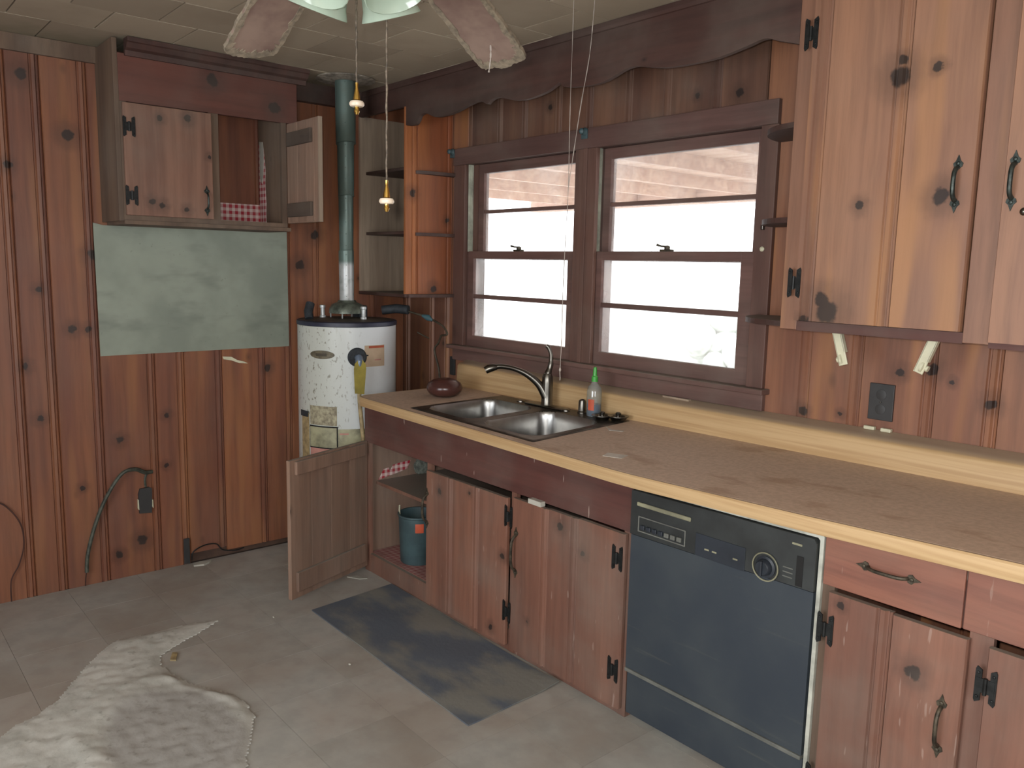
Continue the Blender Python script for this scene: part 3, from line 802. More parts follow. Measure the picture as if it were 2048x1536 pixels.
# pale bullnose edge along the front and round the left corner
path = []
for k in range(9):
    a = PI + PI/2*k/8
    path.append((.700+.055*math.cos(a), -.605+.075*math.sin(a)))
path = [(.645, -.10), (.645, -.35), (.645, -.55)] + path + [(x, -.680) for x in [.8+.1*k for k in range(48)] + [5.58]]
prof = [(0.004, 0.0006), (-.004, .0006), (-.0085, -.004), (-.009, -.016), (-.009, -.030), (-.006, -.041), (.004, -.041)]
bm = B(); rings = []
for i, (x, y) in enumerate(path):
    p = V(x, y, 0); q0 = V(*path[max(i-1, 0)], 0); q1 = V(*path[min(i+1, len(path)-1)], 0)
    d = (q1-q0).normalized(); nrm = V(d.y, -d.x, 0)      # outward
    rings.append([bm.verts.new(p - nrm*s + Z*(zt(x, y)+h)) for s, h in prof])
for a, b in zip(rings, rings[1:]):
    for k in range(len(prof)-1): bm.faces.new((a[k], b[k], b[k+1], a[k+1]))
    bm.faces.new((a[-1], b[-1], b[0], a[0]))
bm.faces.new(rings[0]); bm.faces.new(rings[-1][::-1])
link('front_edge', bm, 'edge', ct, smooth=True, label='pale wood-look laminate edge')
BT = [(.6, 1.016), (1.83, .997), (3.28, 1.004), (5.8, 1.01)]
bm = B(); rings = []
for x in [.645, .655] + [.75+.15*k for k in range(33)]:
    t = interp(BT, x); z0 = zt(x, -.09)
    f = .012 if x < .65 else 0
    rings.append([bm.verts.new((x, y, z)) for y, z in ((-.092, z0-.002), (-.092+f, t-.010-f), (-.084+f, t-f), (-.045, t+.008), (-.004, t+.018), (-.004, z0-.02))])
for a, b in zip(rings, rings[1:]):
    for k in range(6): bm.faces.new((a[k], b[k], b[(k+1) % 6], a[(k+1) % 6]))
bm.faces.new(rings[0]); bm.faces.new(rings[-1][::-1])
link('backsplash', bm, 'edge', ct, smooth=True, label='pale backsplash with a dusty top ledge')

# ================================================================== BASE CABINETS
YB = -.6055
def door_front(x0, x1, zb, zt_, joints, parent, hx, hz, hnd, mat='base'):
    """plank door standing proud of the face frame; zt_ = (left top, right top)"""
    bm = B(); box(bm, x0+.003, x1-.003, YB-.004, YB-.001, zb+.003, min(zt_)-.003)
    d = link('door', bm, mat, parent)
    e = [x0] + joints + [x1]
    for a, b in zip(e, e[1:]):
        ta = zt_[0] + (zt_[1]-zt_[0])*((a+b)/2-x0)/(x1-x0)
        link('plank', plank_bm(B(), V(a, YB-.022, 0), X, -Y, b-a, zb, ta, t=.0175, bead=(b != x1)), mat, d)
    for z in hz: link('hinge', hinge_bm((hx, YB-.023, z), X, -Y, .088, .046), 'iron', d)
    if hnd:
        x, za, zb_ = hnd
        link('handle', handle_bm((x, YB-.022, za), (x, YB-.022, zb_), -Y, .026, .0055), 'bronze', d, smooth=True)
    return d
sb = thing('sink_base_cabinet', 'red knotty pine sink cabinet, its left door swung wide open', 'cabinet', (.595, YB, 0))
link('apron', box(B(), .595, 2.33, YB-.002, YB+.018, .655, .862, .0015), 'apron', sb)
link('side_panel', box(B(), .597, .615, YB+.018, -.003, 0.001, .862), 'door_in', sb)
link('side_panel', box(B(), 2.312, 2.33, YB+.018, -.003, 0.001, .84), 'base', sb)
link('stile', box(B(), .595, .637, YB, YB+.018, 0.001, .655), 'base', sb)
link('stile', box(B(), 1.135, 1.165, YB, YB+.018, 0.001, .655), 'base', sb)
link('stile', box(B(), 1.712, 1.742, YB, YB+.018, 0.001, .655), 'base', sb)
link('stile', box(B(), 2.295, 2.33, YB, YB+.018, 0.001, .655), 'base', sb)
link('bottom_rail', box(B(), .637, 2.295, YB+.002, YB+.018, 0.001, .092), 'base', sb)
link('floor_panel', box(B(), .616, 2.311, YB+.019, -.022, .080, .094), 'base', sb)
link('shelf', box(B(), .616, 1.70, YB+.05, -.022, .436, .452), 'base', sb)
link('back_panel', box(B(), .616, 2.311, -.022, -.019, .094, .84), 'dark_z', sb)
link('shelf_paper', box(B(), .62, 1.134, YB+.02, -.05, .0945, .096), 'gingham2', sb, label='faded gingham paper')
door_front(1.157, 1.708, .030, (.628, .632), [1.352, 1.533], sb, 1.722, (.562, .176), (1.166, .40, .52))
door_front(1.742, 2.316, .030, (.640, .652), [1.944, 2.098], sb, 2.288, (.562, .166), (1.768, .36, .50))
# open left door
HP = V(.618, YB-.004, 0); FE = V(.795, -1.098, 0)
du = (FE-HP).normalized(); dn = V(-du.y, du.x, 0)          # dn faces the viewer's side (+x)
if dn.x < 0: dn = -dn
L = (FE-HP).length
bm = B(); box(bm, 0, L, -.016, 0, .028, .662, .002, HP, du, dn, Z)
od = link('door', bm, 'door_in', sb, label='open door showing its dusty cleated inside')
bw = L/4
for k in range(4):
    bm = B(); box(bm, k*bw+.001, (k+1)*bw-.001, 0, .004, .028, .662, .0012, HP, du, dn, Z); link('board', bm, 'door_in', od)
bm = B(); box(bm, .03, L-.028, .004, .020, .595, .655, .003, HP, du, dn, Z); link('cleat', bm, 'door_in', od)
bm = B(); box(bm, .03, L-.028, .004, .020, .060, .150, .003, HP, du, dn, Z); link('cleat', bm, 'door_in', od)

rb = thing('base_cabinet', 'red pine base cabinet with drawers right of the dishwasher', 'cabinet', (3.0, YB, 0))
link('stile', box(B(), 3.003, 3.036, YB, YB+.018, .001, .80), 'lcab', rb)
link('stile', box(B(), 3.372, 3.424, YB, YB+.018, .001, .70), 'base', rb)
link('stile', box(B(), 3.9, 5.55, YB, YB+.018, .001, .86), 'base', rb)
link('side_panel', box(B(), 3.003, 3.021, YB+.018, -.003, .001, .84), 'base', rb)
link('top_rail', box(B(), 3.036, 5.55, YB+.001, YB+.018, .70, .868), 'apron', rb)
link('bottom_rail', box(B(), 3.036, 3.9, YB+.002, YB+.018, .001, .09), 'base', rb)
dr = link('drawer', box(B(), 3.006, 3.354, YB-.010, YB, .700, .862, .002), 'base_x', rb)
hb = handle_bm((3.125, YB-.010, .783), (3.225, YB-.010, .783), -Y, .022, .005)
link('handle', hb, 'bronze', dr, smooth=True)
dr2 = link('drawer', box(B(), 3.357, 3.90, YB-.006, YB, .700, .868, .002), 'base_x', rb)
door_front(3.030, 3.378, .028, (.690, .682), [3.20], rb, 3.030, (.585, .15), (3.335, .40, .50))
door_front(3.420, 3.90, .028, (.682, .682), [3.60], rb, 3.424, (.590, .15), None)

# ================================================================== DISHWASHER
dw = thing('dishwasher', 'black dishwasher with white edge trim under the counter', 'dishwasher', (2.335, -.62, 0))
YD = -.618
bm = B(); box(bm, 2.336, 3.001, -.600, -.03, .03, .832, .003); link('body', bm, 'white', dw)
# white edging: top strip and right hand strip round the black fascia
bm = B(); prism(bm, [(2.336, .8115), (2.985, .8215), (2.9915, .815), (2.9915, .03), (3.0025, .03), (3.0025, .828), (2.995, .832), (2.336, .822)], Y*.018, V(0, -.617, 0), X, Z)
link('edge_trim', bm, 'white', dw, label='white metal edging')
bm = B()
pts = [(2.338, .662), (2.988, .672), (2.988, .806), (2.980, .818), (2.338, .808)]
prism(bm, pts, Y*.024, V(0, -.628, 0), X, Z)
cn = link('console', bm, 'console', dw)
bm = B(); prism(bm, [(2.338, .195), (2.986, .195), (2.986, .668), (2.338, .658)], Y*.020, V(0, -.622, 0), X, Z)
link('door_panel', bm, 'dwb', dw)
bm = B(); box(bm, 2.338, 2.986, -.627, -.600, .182, .194, .002); link('trim_strip', bm, 'dwg', dw)
link('toe_panel', box(B(), 2.338, 2.986, -.612, -.598, .028, .180, .002), 'dwb', dw)
YC = -.628
bm = B(); box(bm, 2.366, 2.580, YC-.006, YC, .7625, .776, .003); link('vent_strip', bm, 'dwc', cn, label='cream vent strip')
bm = B()
for (a, b, c, d) in ((2.372, 2.562, .726, .730), (2.372, 2.562, .678, .682), (2.372, 2.376, .68, .728), (2.558, 2.562, .68, .728)):
    box(bm, a, b, YC-.003, YC, c, d, .001)
link('button_bezel', bm, 'dwg', cn)
for k in range(7):
    bm = B(); box(bm, 2.384+k*.0245, 2.402+k*.0245, YC-.008, YC, .688, .703, .0025); link('button', bm, 'dwg' if k > 3 else 'dwd', cn)
link('latch_panel', box(B(), 2.60, 2.775, YC-.0025, YC, .665, .735, .001), 'dwd', cn)
for x in (2.635, 2.662, 2.735): link('indicator', box(B(), x, x+.016, YC-.004, YC, .690, .695, .0008), 'dwc', cn)
bm = B(); lathe(bm, [(.031, 0), (.031, .004), (.024, .006), (.022, .020), (.019, .023), (0, .023)], (2.842, YC, .700), -Y, 32)
kn = link('dial', bm, 'dwd', cn, smooth=True)
bm = B(); knob_ring(bm, (2.842, YC-.004, .700), Y, .040, .0022); link('dial_ring', bm, 'dwc', cn, smooth=True)
bm = B(); box(bm, 2.838, 2.846, YC-.030, YC-.020, .678, .722, .002); link('dial_grip', bm, 'dwd', cn)
link('handle_recess', box(B(), 2.935, 2.955, YC-.002, YC, .675, .760, .0008), 'blk', cn)
for z in (.690, .703, .716): link('print_mark', box(B(), 2.895, 2.925, YC-.0012, YC, z, z+.003), 'dwg', cn)
link('brand_plate', box(B(), 2.918, 2.948, YC-.002, YC, .788, .794, .0008), 'dwc', cn, label='small worn pale plate')

# ================================================================== SINK
sk = thing('sink', 'double-bowl stainless steel sink let into the countertop', 'sink', (1.455, -.375, .88))
BW = [(1.085, 1.420, -.598, -.215), (1.478, 1.822, -.598, -.215)]
def sdf(x, y, b, r=.075):
    cx, cy = (b[0]+b[1])/2, (b[2]+b[3])/2; hx, hy = (b[1]-b[0])/2-r, (b[3]-b[2])/2-r
    qx, qy = abs(x-cx)-hx, abs(y-cy)-hy
    return math.hypot(max(qx, 0), max(qy, 0)) + min(max(qx, qy), 0) - r
NXs, NYs = 164, 106
def sz(x, y):
    d = min(sdf(x, y, BW[0]), sdf(x, y, BW[1]))
    e = min(x-SK[0], SK[1]-x, y-SK[2], SK[3]-y)
    z = zt(x, y) + .0045*min(1, max(0, e/.008))
    if d < 0:
        t = min(1, -d/.016); z -= .012*(1-math.cos(min(1, -d/.006)*PI/2)) if -d < .006 else 0
        if -d >= .006:
            t = min(1, (-d-.006)/.014); s = t*t*(3-2*t); z -= .012 + .150*s + .006*min(1, (-d-.02)/.12 if -d > .02 else 0)
    return z, d
verts = {}; bms = {'rim': B(), 'basin_l': B(), 'basin_r': B()}; vm = {k: {} for k in bms}
for i in range(NXs):
    for j in range(NYs):
        xm = SK[0] + (SK[1]-SK[0])*(i+.5)/NXs; ym = SK[2] + (SK[3]-SK[2])*(j+.5)/NYs
        key = 'rim' if min(sdf(xm, ym, BW[0]), sdf(xm, ym, BW[1])) > 0 else ('basin_l' if xm < 1.45 else 'basin_r')
        q = []
        for a, b in ((i, j), (i+1, j), (i+1, j+1), (i, j+1)):
            if (a, b) not in vm[key]:
                x = SK[0] + (SK[1]-SK[0])*a/NXs; y = SK[2] + (SK[3]-SK[2])*b/NYs
                vm[key][(a, b)] = bms[key].verts.new((x, y, sz(x, y)[0]))
            q.append(vm[key][(a, b)])
        bms[key].faces.new(q)
def link_open(name, bm, mat, parent):
    root = ROOTS[parent.name]
    bmesh.ops.translate(bm, verts=bm.verts, vec=-root)
    me = bpy.data.meshes.new(name); bm.to_mesh(me); bm.free(); me.materials.append(M[mat])
    me.polygons.foreach_set('use_smooth', [True]*len(me.polygons))
    o = bpy.data.objects.new(name, me); COL.objects.link(o); o.parent = parent; ROOTS[o.name] = root
    return o
link_open('rim', bms['rim'], 'rim', sk)
for k, b in (('basin_l', BW[0]), ('basin_r', BW[1])):
    o = link_open('basin', bms[k], 'steel', sk)
    c = ((b[0]+b[1])/2, (b[2]+b[3])/2); z = sz(*c)[0]
    bm = B(); lathe(bm, [(0, .001), (.024, .001), (.030, .003), (.043, .004), (.046, .0015), (.046, -.002)], (c[0], c[1], z), Z, 24)
    link('drain', bm, 'nickel', o, smooth=True)

def on_counter(x, y, lift=0.0): return zt(x, y) + lift
# faucet
fx, fy = 1.418, -.162
fz = on_counter(fx, fy, .0045)
fa = thing('faucet', 'tall brushed nickel kitchen faucet with raised lever behind the sink', 'faucet', (fx, fy, fz))
bm = B(); box(bm, -.125, .125, -.028, .028, 0, .008, .004, V(fx, fy, fz)); link('deck_plate', bm, 'nickel', fa, smooth=True)
bm = B(); lathe(bm, [(.028, .008), (.0255, .014), (.024, .06), (.025, .11), (.023, .135), (.017, .150), (0, .154)], (fx, fy, fz), Z, 24)
link('body', bm, 'nickel', fa, smooth=True)
sp = spline([(fx, fy-.005, fz+.045), (fx-.022, fy-.03, fz+.10), (fx-.055, fy-.075, fz+.145), (fx-.085, fy-.125, fz+.170), (fx-.112, fy-.175, fz+.180), (fx-.128, fy-.205, fz+.176)], 6)
n_ = len(sp); bm = B(); tube(bm, sp, [.021 - .010*min(1, k/(n_*.55)) for k in range(n_)], 12)
link('spout', bm, 'nickel', fa, smooth=True)
hd = sp[-1]; bm = B(); tube(bm, [hd + V(.008, .012, .001), hd, hd + V(-.012, -.018, -.006), hd + V(-.020, -.030, -.014)], [.012, .016, .018, .016], 14)
link('spray_head', bm, 'nickel', fa, smooth=True)
bm = B(); tube(bm, spline([(fx, fy, fz+.145), (fx+.004, fy+.012, fz+.185), (fx+.004, fy+.014, fz+.23), (fx-.004, fy+.006, fz+.262), (fx-.012, fy-.002, fz+.272)], 5), [.015]*3 + [.012]*4 + [.0085]*14, 10)
link('lever', bm, 'nickel', fa, smooth=True)
# soap dispenser
c = (1.627, -.150); z = on_counter(*c, .0045)
bm = B(); lathe(bm, [(0, 0), (.020, 0), (.020, .006), (.0165, .010), (.0165, .046), (.014, .056), (.006, .061), (0, .062)], (c[0], c[1], z), Z, 20)
single('soap_cap', bm, 'nickel', 'rounded brushed nickel cap left of the green-nozzled bottle', 'cap', (c[0], c[1], z), smooth=True)
# side hole plugs on the deck
for k, (x, lab) in enumerate(((1.245, 'small nickel hole cover on the sink deck left of the faucet'), (1.545, 'small nickel hole cover on the sink deck between faucet and soap cap'))):
    z = on_counter(x, -.165, .0045)
    bm = B(); lathe(bm, [(0, 0), (.019, 0), (.018, .005), (.009, .009), (0, .0095)], (x, -.165, z), Z, 18)
    single('hole_cover', bm, 'nickel', lab, 'cap', (x, -.165, z), smooth=True)
# spray bottle
c = (1.703, -.158); z = on_counter(*c, .0045)
bt = thing('spray_bottle', 'clear spray bottle with green nozzle and a little blue liquid', 'bottle', (c[0], c[1], z))
bm = B(); lathe(bm, [(.0, 0.0), (.028, 0), (.031, .004), (.031, .105), (.027, .122), (.015, .136), (.0125, .150)], (c[0], c[1], z), Z, 24)
link('bottle_body', bm, 'bottle', bt, smooth=True)
bm = B(); lathe(bm, [(0, .002), (.0275, .002), (.0295, .006), (.0295, .052), (0, .052)], (c[0], c[1], z), Z, 24)
link('liquid', bm, 'liquid', bt, smooth=True)
bm = B(); lathe(bm, [(.0315, .028), (.0318, .034), (.0318, .068), (.0315, .074)], (c[0], c[1], z), Z, 10, math.radians(-95), math.radians(-45))
link('label_mark', bm, 'orange', bt, smooth=True, label='small red printed mark')
bm = B(); lathe(bm, [(.0135, .146), (.0135, .166), (.009, .170), (.0075, .196), (.006, .206), (0, .208)], (c[0], c[1], z), Z, 18)
link('nozzle', bm, 'green', bt, smooth=True, label='bright green spray nozzle')
# sink strainers
def strainer(x, y, lab, tilt):
    z = on_counter(x, y, .0045 if x < SK[1] else 0.0)
    t = thing('sink_strainer', lab, 'strainer', (x, y, z), 'loose sink strainers')
    bm = B(); lathe(bm, [(0, .004), (.020, .002), (.026, .0), (.029, .004), (.040, .016), (.043, .017), (.043, .020), (.030, .018), (.024, .010), (0, .009)], (x, y, z), Z, 26)
    link('cup', bm, 'nickel', t, smooth=True)
    bm = B(); lathe(bm, [(.006, .009), (.005, .020), (.011, .023), (.012, .030), (.007, .034), (0, .035)], (x, y, z), Z, 14)
    link('knob', bm, 'nickel', t, smooth=True)
    t.rotation_euler = tilt
strainer(1.778, -.185, 'steel sink strainer just right of the spray bottle, half behind it', (0, 0, 0))
strainer(1.836, -.152, 'steel sink strainer lying farthest right, against the backsplash', (0, 0, 0))
# brown bowl upside down
c = (.880, -.335); z = on_counter(*c)
bw_ = thing('lidded_bowl', 'shiny dark brown squat bowl on the left end of the counter', 'bowl', (c[0], c[1], z))
bm = B(); lathe(bm, [(0, 0), (.050, 0), (.070, .010), (.083, .026), (.087, .040), (.084, .050)], (c[0], c[1], z), Z, 40)
link('bowl_body', bm, 'brown', bw_, smooth=True)
bm = B(); lathe(bm, [(.0845, .050), (.078, .064), (.055, .079), (.028, .086), (0, .088)], (c[0], c[1], z), Z, 40)
link('lid', bm, 'brown', bw_, smooth=True)
# cards and scraps on the counter
def flat(name, pts, mat, lab, cat, z=None, t=.0012, counter=True, grp=None):
    cx = sum(p[0] for p in pts)/len(pts); cy = sum(p[1] for p in pts)/len(pts)
    bm = B()
    lo = [bm.verts.new((x, y, (zt(x, y) if counter else z) + .0006)) for x, y in pts]
    hi = [bm.verts.new((x, y, (zt(x, y) if counter else z) + .0006 + t)) for x, y in pts]
    bm.faces.new(lo[::-1]); bm.faces.new(hi); n = len(pts)
    for i in range(n): bm.faces.new((lo[i], lo[(i+1) % n], hi[(i+1) % n], hi[i]))
    return single(name, bm, mat, lab, cat, (cx, cy, zt(cx, cy) if counter else z), grp)
flat('card', [(2.165, -.588), (2.232, -.566), (2.222, -.522), (2.150, -.545)], 'card', 'pale dusty card lying flat near the counter front edge', 'card')
flat('paper_scrap', [(1.872, -.262), (1.884, -.268), (1.925, -.300), (1.975, -.276), (1.970, -.262), (1.926, -.281)], 'card', 'bent grey paper scrap on the counter right of the sink', 'scrap')

# ================================================================== WATER HEATER
HX, HY, HR = .27, -.52, .25
wh = thing('water_heater', 'white water heater with stained front standing in the corner', 'water heater', (HX, HY, 0))
def cp(ang, z, r=HR): a = math.radians(ang); return V(HX+r*math.cos(a), HY+r*math.sin(a), z)
bm = B(); lathe(bm, [(0, .02), (HR-.006, .02), (HR, .03), (HR, 1.205), (0, 1.205)], (HX, HY, 0), Z, 72); link('tank', bm, 'tank', wh, smooth=True)
bm = B(); lathe(bm, [(HR+.001, 1.206), (HR+.004, 1.208), (HR+.004, 1.226), (HR-.002, 1.230), (HR-.01, 1.231), (HR-.01, 1.206)], (HX, HY, 0), Z, 72); link('top_band', bm, 'navy', wh, smooth=True, label='dark blue rim band')
bm = B(); lathe(bm, [(HR-.011, 1.2302), (.12, 1.238), (0, 1.239)], (HX, HY, 0), Z, 48); link('top_cover', bm, 'topcap', wh, smooth=True)
for k in range(3):
    a = 2*PI*k/3; bm = B(); lathe(bm, [(.018, 0), (.018, .02)], (HX+.18*math.cos(a), HY+.18*math.sin(a), 0), Z, 10); bmesh.ops.holes_fill(bm, edges=bm.edges); link('leg', bm, 'iron', wh)
def patch(a0, a1, z0, z1, mat, name, thick=.002, parent=wh, n=8, label=None, ell=False):
    bm = B(); R_ = HR + .0008
    if ell:
        ca, cz, ra, rz = (a0+a1)/2, (z0+z1)/2, (a1-a0)/2, (z1-z0)/2
        q = [(ca+ra*math.cos(t), cz+rz*math.sin(t)) for t in [2*PI*k/28 for k in range(28)]]
        ou = [bm.verts.new(cp(a, z, R_+thick)) for a, z in q]; inn = [bm.verts.new(cp(a, z, R_)) for a, z in q]
        mid = bm.verts.new(cp(ca, cz, R_+thick*2))
        for k in range(28):
            bm.faces.new((ou[k], ou[(k+1) % 28], mid)); bm.faces.new((ou[k], inn[k], inn[(k+1) % 28], ou[(k+1) % 28]))
    else:
        lathe(bm, [(R_, z0), (R_+thick, z0), (R_+thick, z1), (R_, z1), (R_, z0)], (HX, HY, 0), Z, n, math.radians(a0), math.radians(a1))
    return link(name, bm, mat, parent, smooth=True, label=label)
bd = patch(-74, -43, 1.048, 1.090, 'badge', 'badge', .003, ell=True, label='tarnished oval badge')
patch(-65, -52, 1.062, 1.076, 'badge_d', 'badge_print', .0065, parent=bd)
lb = patch(-9.5, 17.5, 1.010, 1.116, 'label', 'warning_label', .001, label='yellowed label with orange heading')
patch(-4.5, 16.5, 1.102, 1.113, 'label_o', 'label_heading', .0018, parent=lb)
patch(-8, -5, 1.064, 1.070, 'blk', 'label_symbol', .0018, parent=lb)
patch(3, 12, 1.040, 1.046, 'label_p', 'label_text', .0018, parent=lb)
patch(-76, -41, .716, .812, 'label_g', 'instruction_label', .001, label='grimy instruction label')
patch(-40.5, -4, .45, .700, 'lid', 'side_label', .001, label='olive stained label')
patch(-38, -28, .672, .680, 'label_p', 'label_heading', .002)
patch(-76, -40.5, .45, .604, 'label_p', 'lower_label', .0011, label='pink bordered label')
patch(-76.5, -40, .598, .712, 'blk', 'cover_gap', .0022)
patch(-75, -41.2, .605, .706, 'lid', 'burner_cover', .006, label='yellowed burner access cover')
patch(-93, -78, .45, .770, 'cpvc', 'side_strip', .0012, label='tan stained strip')
patch(-96, -79, .748, .778, 'pipew', 'side_tape', .0022)
# relief valve
va = math.radians(-18); vn = V(math.cos(va), math.sin(va), 0); vc = cp(-18, 1.060)
bm = B(); lathe(bm, [(.047, -.006), (.047, .004), (.040, .010), (.028, .008), (0, .008)], vc, vn, 28); link('valve_collar', bm, 'pipew', wh, smooth=True)
bm = B(); tube(bm, [vc, vc+vn*.045, vc+vn*.052-Z*.012, vc+vn*.050-Z*.045], [.015, .019, .020, .017], 12); link('relief_valve', bm, 'bluegrey', wh, smooth=True)
bm = B(); b0 = vc+vn*.066
s_ = vn.cross(Z)
prism(bm, [(-.012, -.006), (-.028, -.028), (-.030, -.05), (-.020, -.175), (.026, -.170), (.030, -.05), (.026, -.026), (.012, -.008)], vn*.0015, b0, s_, Z)
link('valve_tag', bm, 'tag', wh, label='olive yellow hanging tag')
bm = B(); tube(bm, spline([vc+vn*.050-Z*.03, vc+vn*.05-Z*.2, vc+vn*.045-Z*.45-s_*.02, vc+vn*.04-Z*.90-s_*.03], 5), .0105, 12); link('discharge_pipe', bm, 'cpvc', wh, smooth=True)
# draft hood and fittings on top
bm = B(); lathe(bm, [(.092, 1.262), (.090, 1.285), (.078, 1.306), (.050, 1.318), (.045, 1.328), (.043, 1.328), (.048, 1.312), (.074, 1.302), (.088, 1.27)], (HX, HY, 0), Z, 32); link('draft_hood', bm, 'hood', wh, smooth=True)
for k in range(4):
    a = PI/4 + PI/2*k; bm = B(); box(bm, -.005, .005, -.0015, .0015, 1.236, 1.272, 0, V(HX+.087*math.cos(a), HY+.087*math.sin(a), 0)); link('hood_leg', bm, 'galv', wh)
for a, nm in ((-128, 'cold'), (12, 'hot')):
    p = V(HX+.125*math.cos(math.radians(a)), HY+.125*math.sin(math.radians(a)), 0)
    bm = B(); lathe(bm, [(.016, 1.234), (.016, 1.248), (.011, 1.250), (.011, 1.285), (.015, 1.288), (.015, 1.30), (.009, 1.303), (0, 1.303)], p, Z, 14); link('water_nipple', bm, 'galv', wh, smooth=True)
bm = B(); box(bm, .20, .275, -.45, -.40, 1.236, 1.30, .008); link('vent_box', bm, 'pipew', wh)
bm = B(); tube(bm, [(.235, -.715, 1.234), (.215, -.71, 1.27), (.20, -.69, 1.31)], .022, 10); link('wrapped_pipe', bm, 'pipew', wh, smooth=True)
bm = B(); tube(bm, [(.300, -.33, 1.275), (.345, -.27, 1.285), (.40, -.23, 1.280)], .024, 12); link('wrapped_pipe', bm, 'pipew', wh, smooth=True)
# flue
fp = thing('flue_pipe', 'galvanised flue pipe rising from the water heater to the ceiling', 'flue pipe', (HX, HY, 1.30))
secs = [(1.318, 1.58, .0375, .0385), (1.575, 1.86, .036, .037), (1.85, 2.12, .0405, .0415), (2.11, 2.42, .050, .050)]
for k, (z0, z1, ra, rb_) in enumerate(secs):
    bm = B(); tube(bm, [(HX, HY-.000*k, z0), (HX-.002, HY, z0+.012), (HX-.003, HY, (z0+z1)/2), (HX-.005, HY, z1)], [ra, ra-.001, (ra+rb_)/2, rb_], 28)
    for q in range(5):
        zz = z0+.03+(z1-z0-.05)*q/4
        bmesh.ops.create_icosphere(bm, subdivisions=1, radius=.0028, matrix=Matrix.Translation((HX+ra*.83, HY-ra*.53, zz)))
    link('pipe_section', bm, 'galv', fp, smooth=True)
bm = B(); lathe(bm, [(.052, 2.4085), (.075, 2.405), (.125, 2.414), (.145, 2.4155), (.145, 2.4195), (.052, 2.4195)], (HX, HY, 0), Z, 40)
link('ceiling_collar', bm, 'ring', fp, smooth=True)
# gas line
gl = thing('gas_line', 'dark bent service line with teal tape between water heater and window', 'pipe', (.45, -.12, 1.1))
bm = B(); tube(bm, spline([(.37, -.245, 1.280), (.42, -.20, 1.262), (.47, -.16, 1.245), (.55, -.12, 1.205), (.585, -.11, 1.165), (.57, -.12, 1.155), (.545, -.12, 1.150), (.52, -.12, 1.11), (.50, -.13, 1.07), (.53, -.12, .96), (.545, -.12, .80)], 6), .0055, 8); link('bent_pipe', bm, 'pipe', gl, smooth=True)
bm = B(); tube(bm, [(.450, -.176, 1.252), (.478, -.157, 1.242), (.502, -.146, 1.228)], [.007, .017, .006], 10); link('tape_wrap', bm, 'tape', gl, smooth=True, label='teal tape wrap')
bm = B(); tube(bm, spline([(.44, -.2, 1.165), (.46, -.18, 1.150), (.49, -.16, 1.135)], 4), .004, 8); link('stub_pipe', bm, 'pipe', gl, smooth=True)

# ================================================================== CEILING FAN
FH = V(2.563, -1.764, 2.272)
cf = thing('ceiling_fan', 'ceiling fan with drooping mouldy blades, frosted shades and two pull chains', 'ceiling fan', (FH.x, FH.y, 2.05))
bm = B(); lathe(bm, [(0, 2.4195), (.065, 2.4195), (.068, 2.40), (.05, 2.375), (.02, 2.365), (.013, 2.36), (.013, 2.335), (.05, 2.33), (.09, 2.31), (.095, 2.27), (.08, 2.245), (.05, 2.235), (.045, 2.19), (.055, 2.165), (.05, 2.13), (.02, 2.118), (0, 2.117)], (FH.x, FH.y, 0), Z, 36)
link('motor_housing', bm, 'fanbody', cf, smooth=True)
BL = .53
for k in range(5):
    a = 3.128 - k*2*PI/5
    if k == 2 or k == 3 or k == 4: dr_ = .30
    else: dr_ = .471
    d = V(math.cos(a), math.sin(a), -dr_); s = V(-math.sin(a), math.cos(a), 0.0)
    s2 = (s - Z*.12).normalized()
    nrm = d.cross(s2).normalized()
    bm = B()
    tube(bm, [FH + V(d.x, d.y, 0)*.07 - Z*.01, FH + d*.13, FH + d*.20], [.012, .010, .009], 8)
    br = link('blade_bracket', bm, 'fanbody', cf, smooth=True)
    # outline with a ragged swollen tip
    random.seed(40+k)
    o = []
    for t, w in ((.15, .056), (.22, .060), (.32, .064), (.42, .066), (.49, .067), (.522, .064)): o.append((t, w))
    tip = [(.532+random.uniform(-.002, .004), .052), (.536+random.uniform(-.006, .004), .030), (.546+random.uniform(-.004, .006), .004), (.538, -.026), (.533+random.uniform(-.004, .004), -.053)]
    pts = o + tip + [(t, -w) for t, w in o[::-1]]
    bm = B(); prism(bm, [(t*1.0, w) for t, w in pts], nrm*.007, FH - nrm*.0035, d, s2)
    bl = link('blade', bm, 'blade', cf)
    edge = [FH + d*t + s2*w - nrm*.001 for t, w in pts]
    e2 = spline([(t, w, 0) for t, w in pts], 5); bm = B(); ra, rb2 = [], []; ctr = V(.35, 0, 0)
    for i, q in enumerate(e2):
        jo = random.uniform(-.001, .0035); ji = random.uniform(.007, .016)*(1.7 if q.x > .50 else 1.0)
        od_ = V(0, math.copysign(1, q.y), 0) if q.x < .49 else (q - V(.47, q.y*.35, 0)).normalized()
        for lst, dd in ((ra, jo), (rb2, -ji)):
            w_ = q + od_*dd; lst.append((bm.verts.new(FH + d*w_.x + s2*w_.y - nrm*.0052), bm.verts.new(FH + d*w_.x + s2*w_.y + nrm*.0052)))
    for i in range(len(e2)-1):
        a_, b_, c_, e_ = ra[i], ra[i+1], rb2[i], rb2[i+1]
        bm.faces.new((a_[0], b_[0], e_[0], c_[0])); bm.faces.new((a_[1], c_[1], e_[1], b_[1])); bm.faces.new((a_[0], a_[1], b_[1], b_[0])); bm.faces.new((c_[0], e_[0], e_[1], c_[1]))
    link('mouldy_rim', bm, 'blade_e', bl, label='crumbling pale edge')
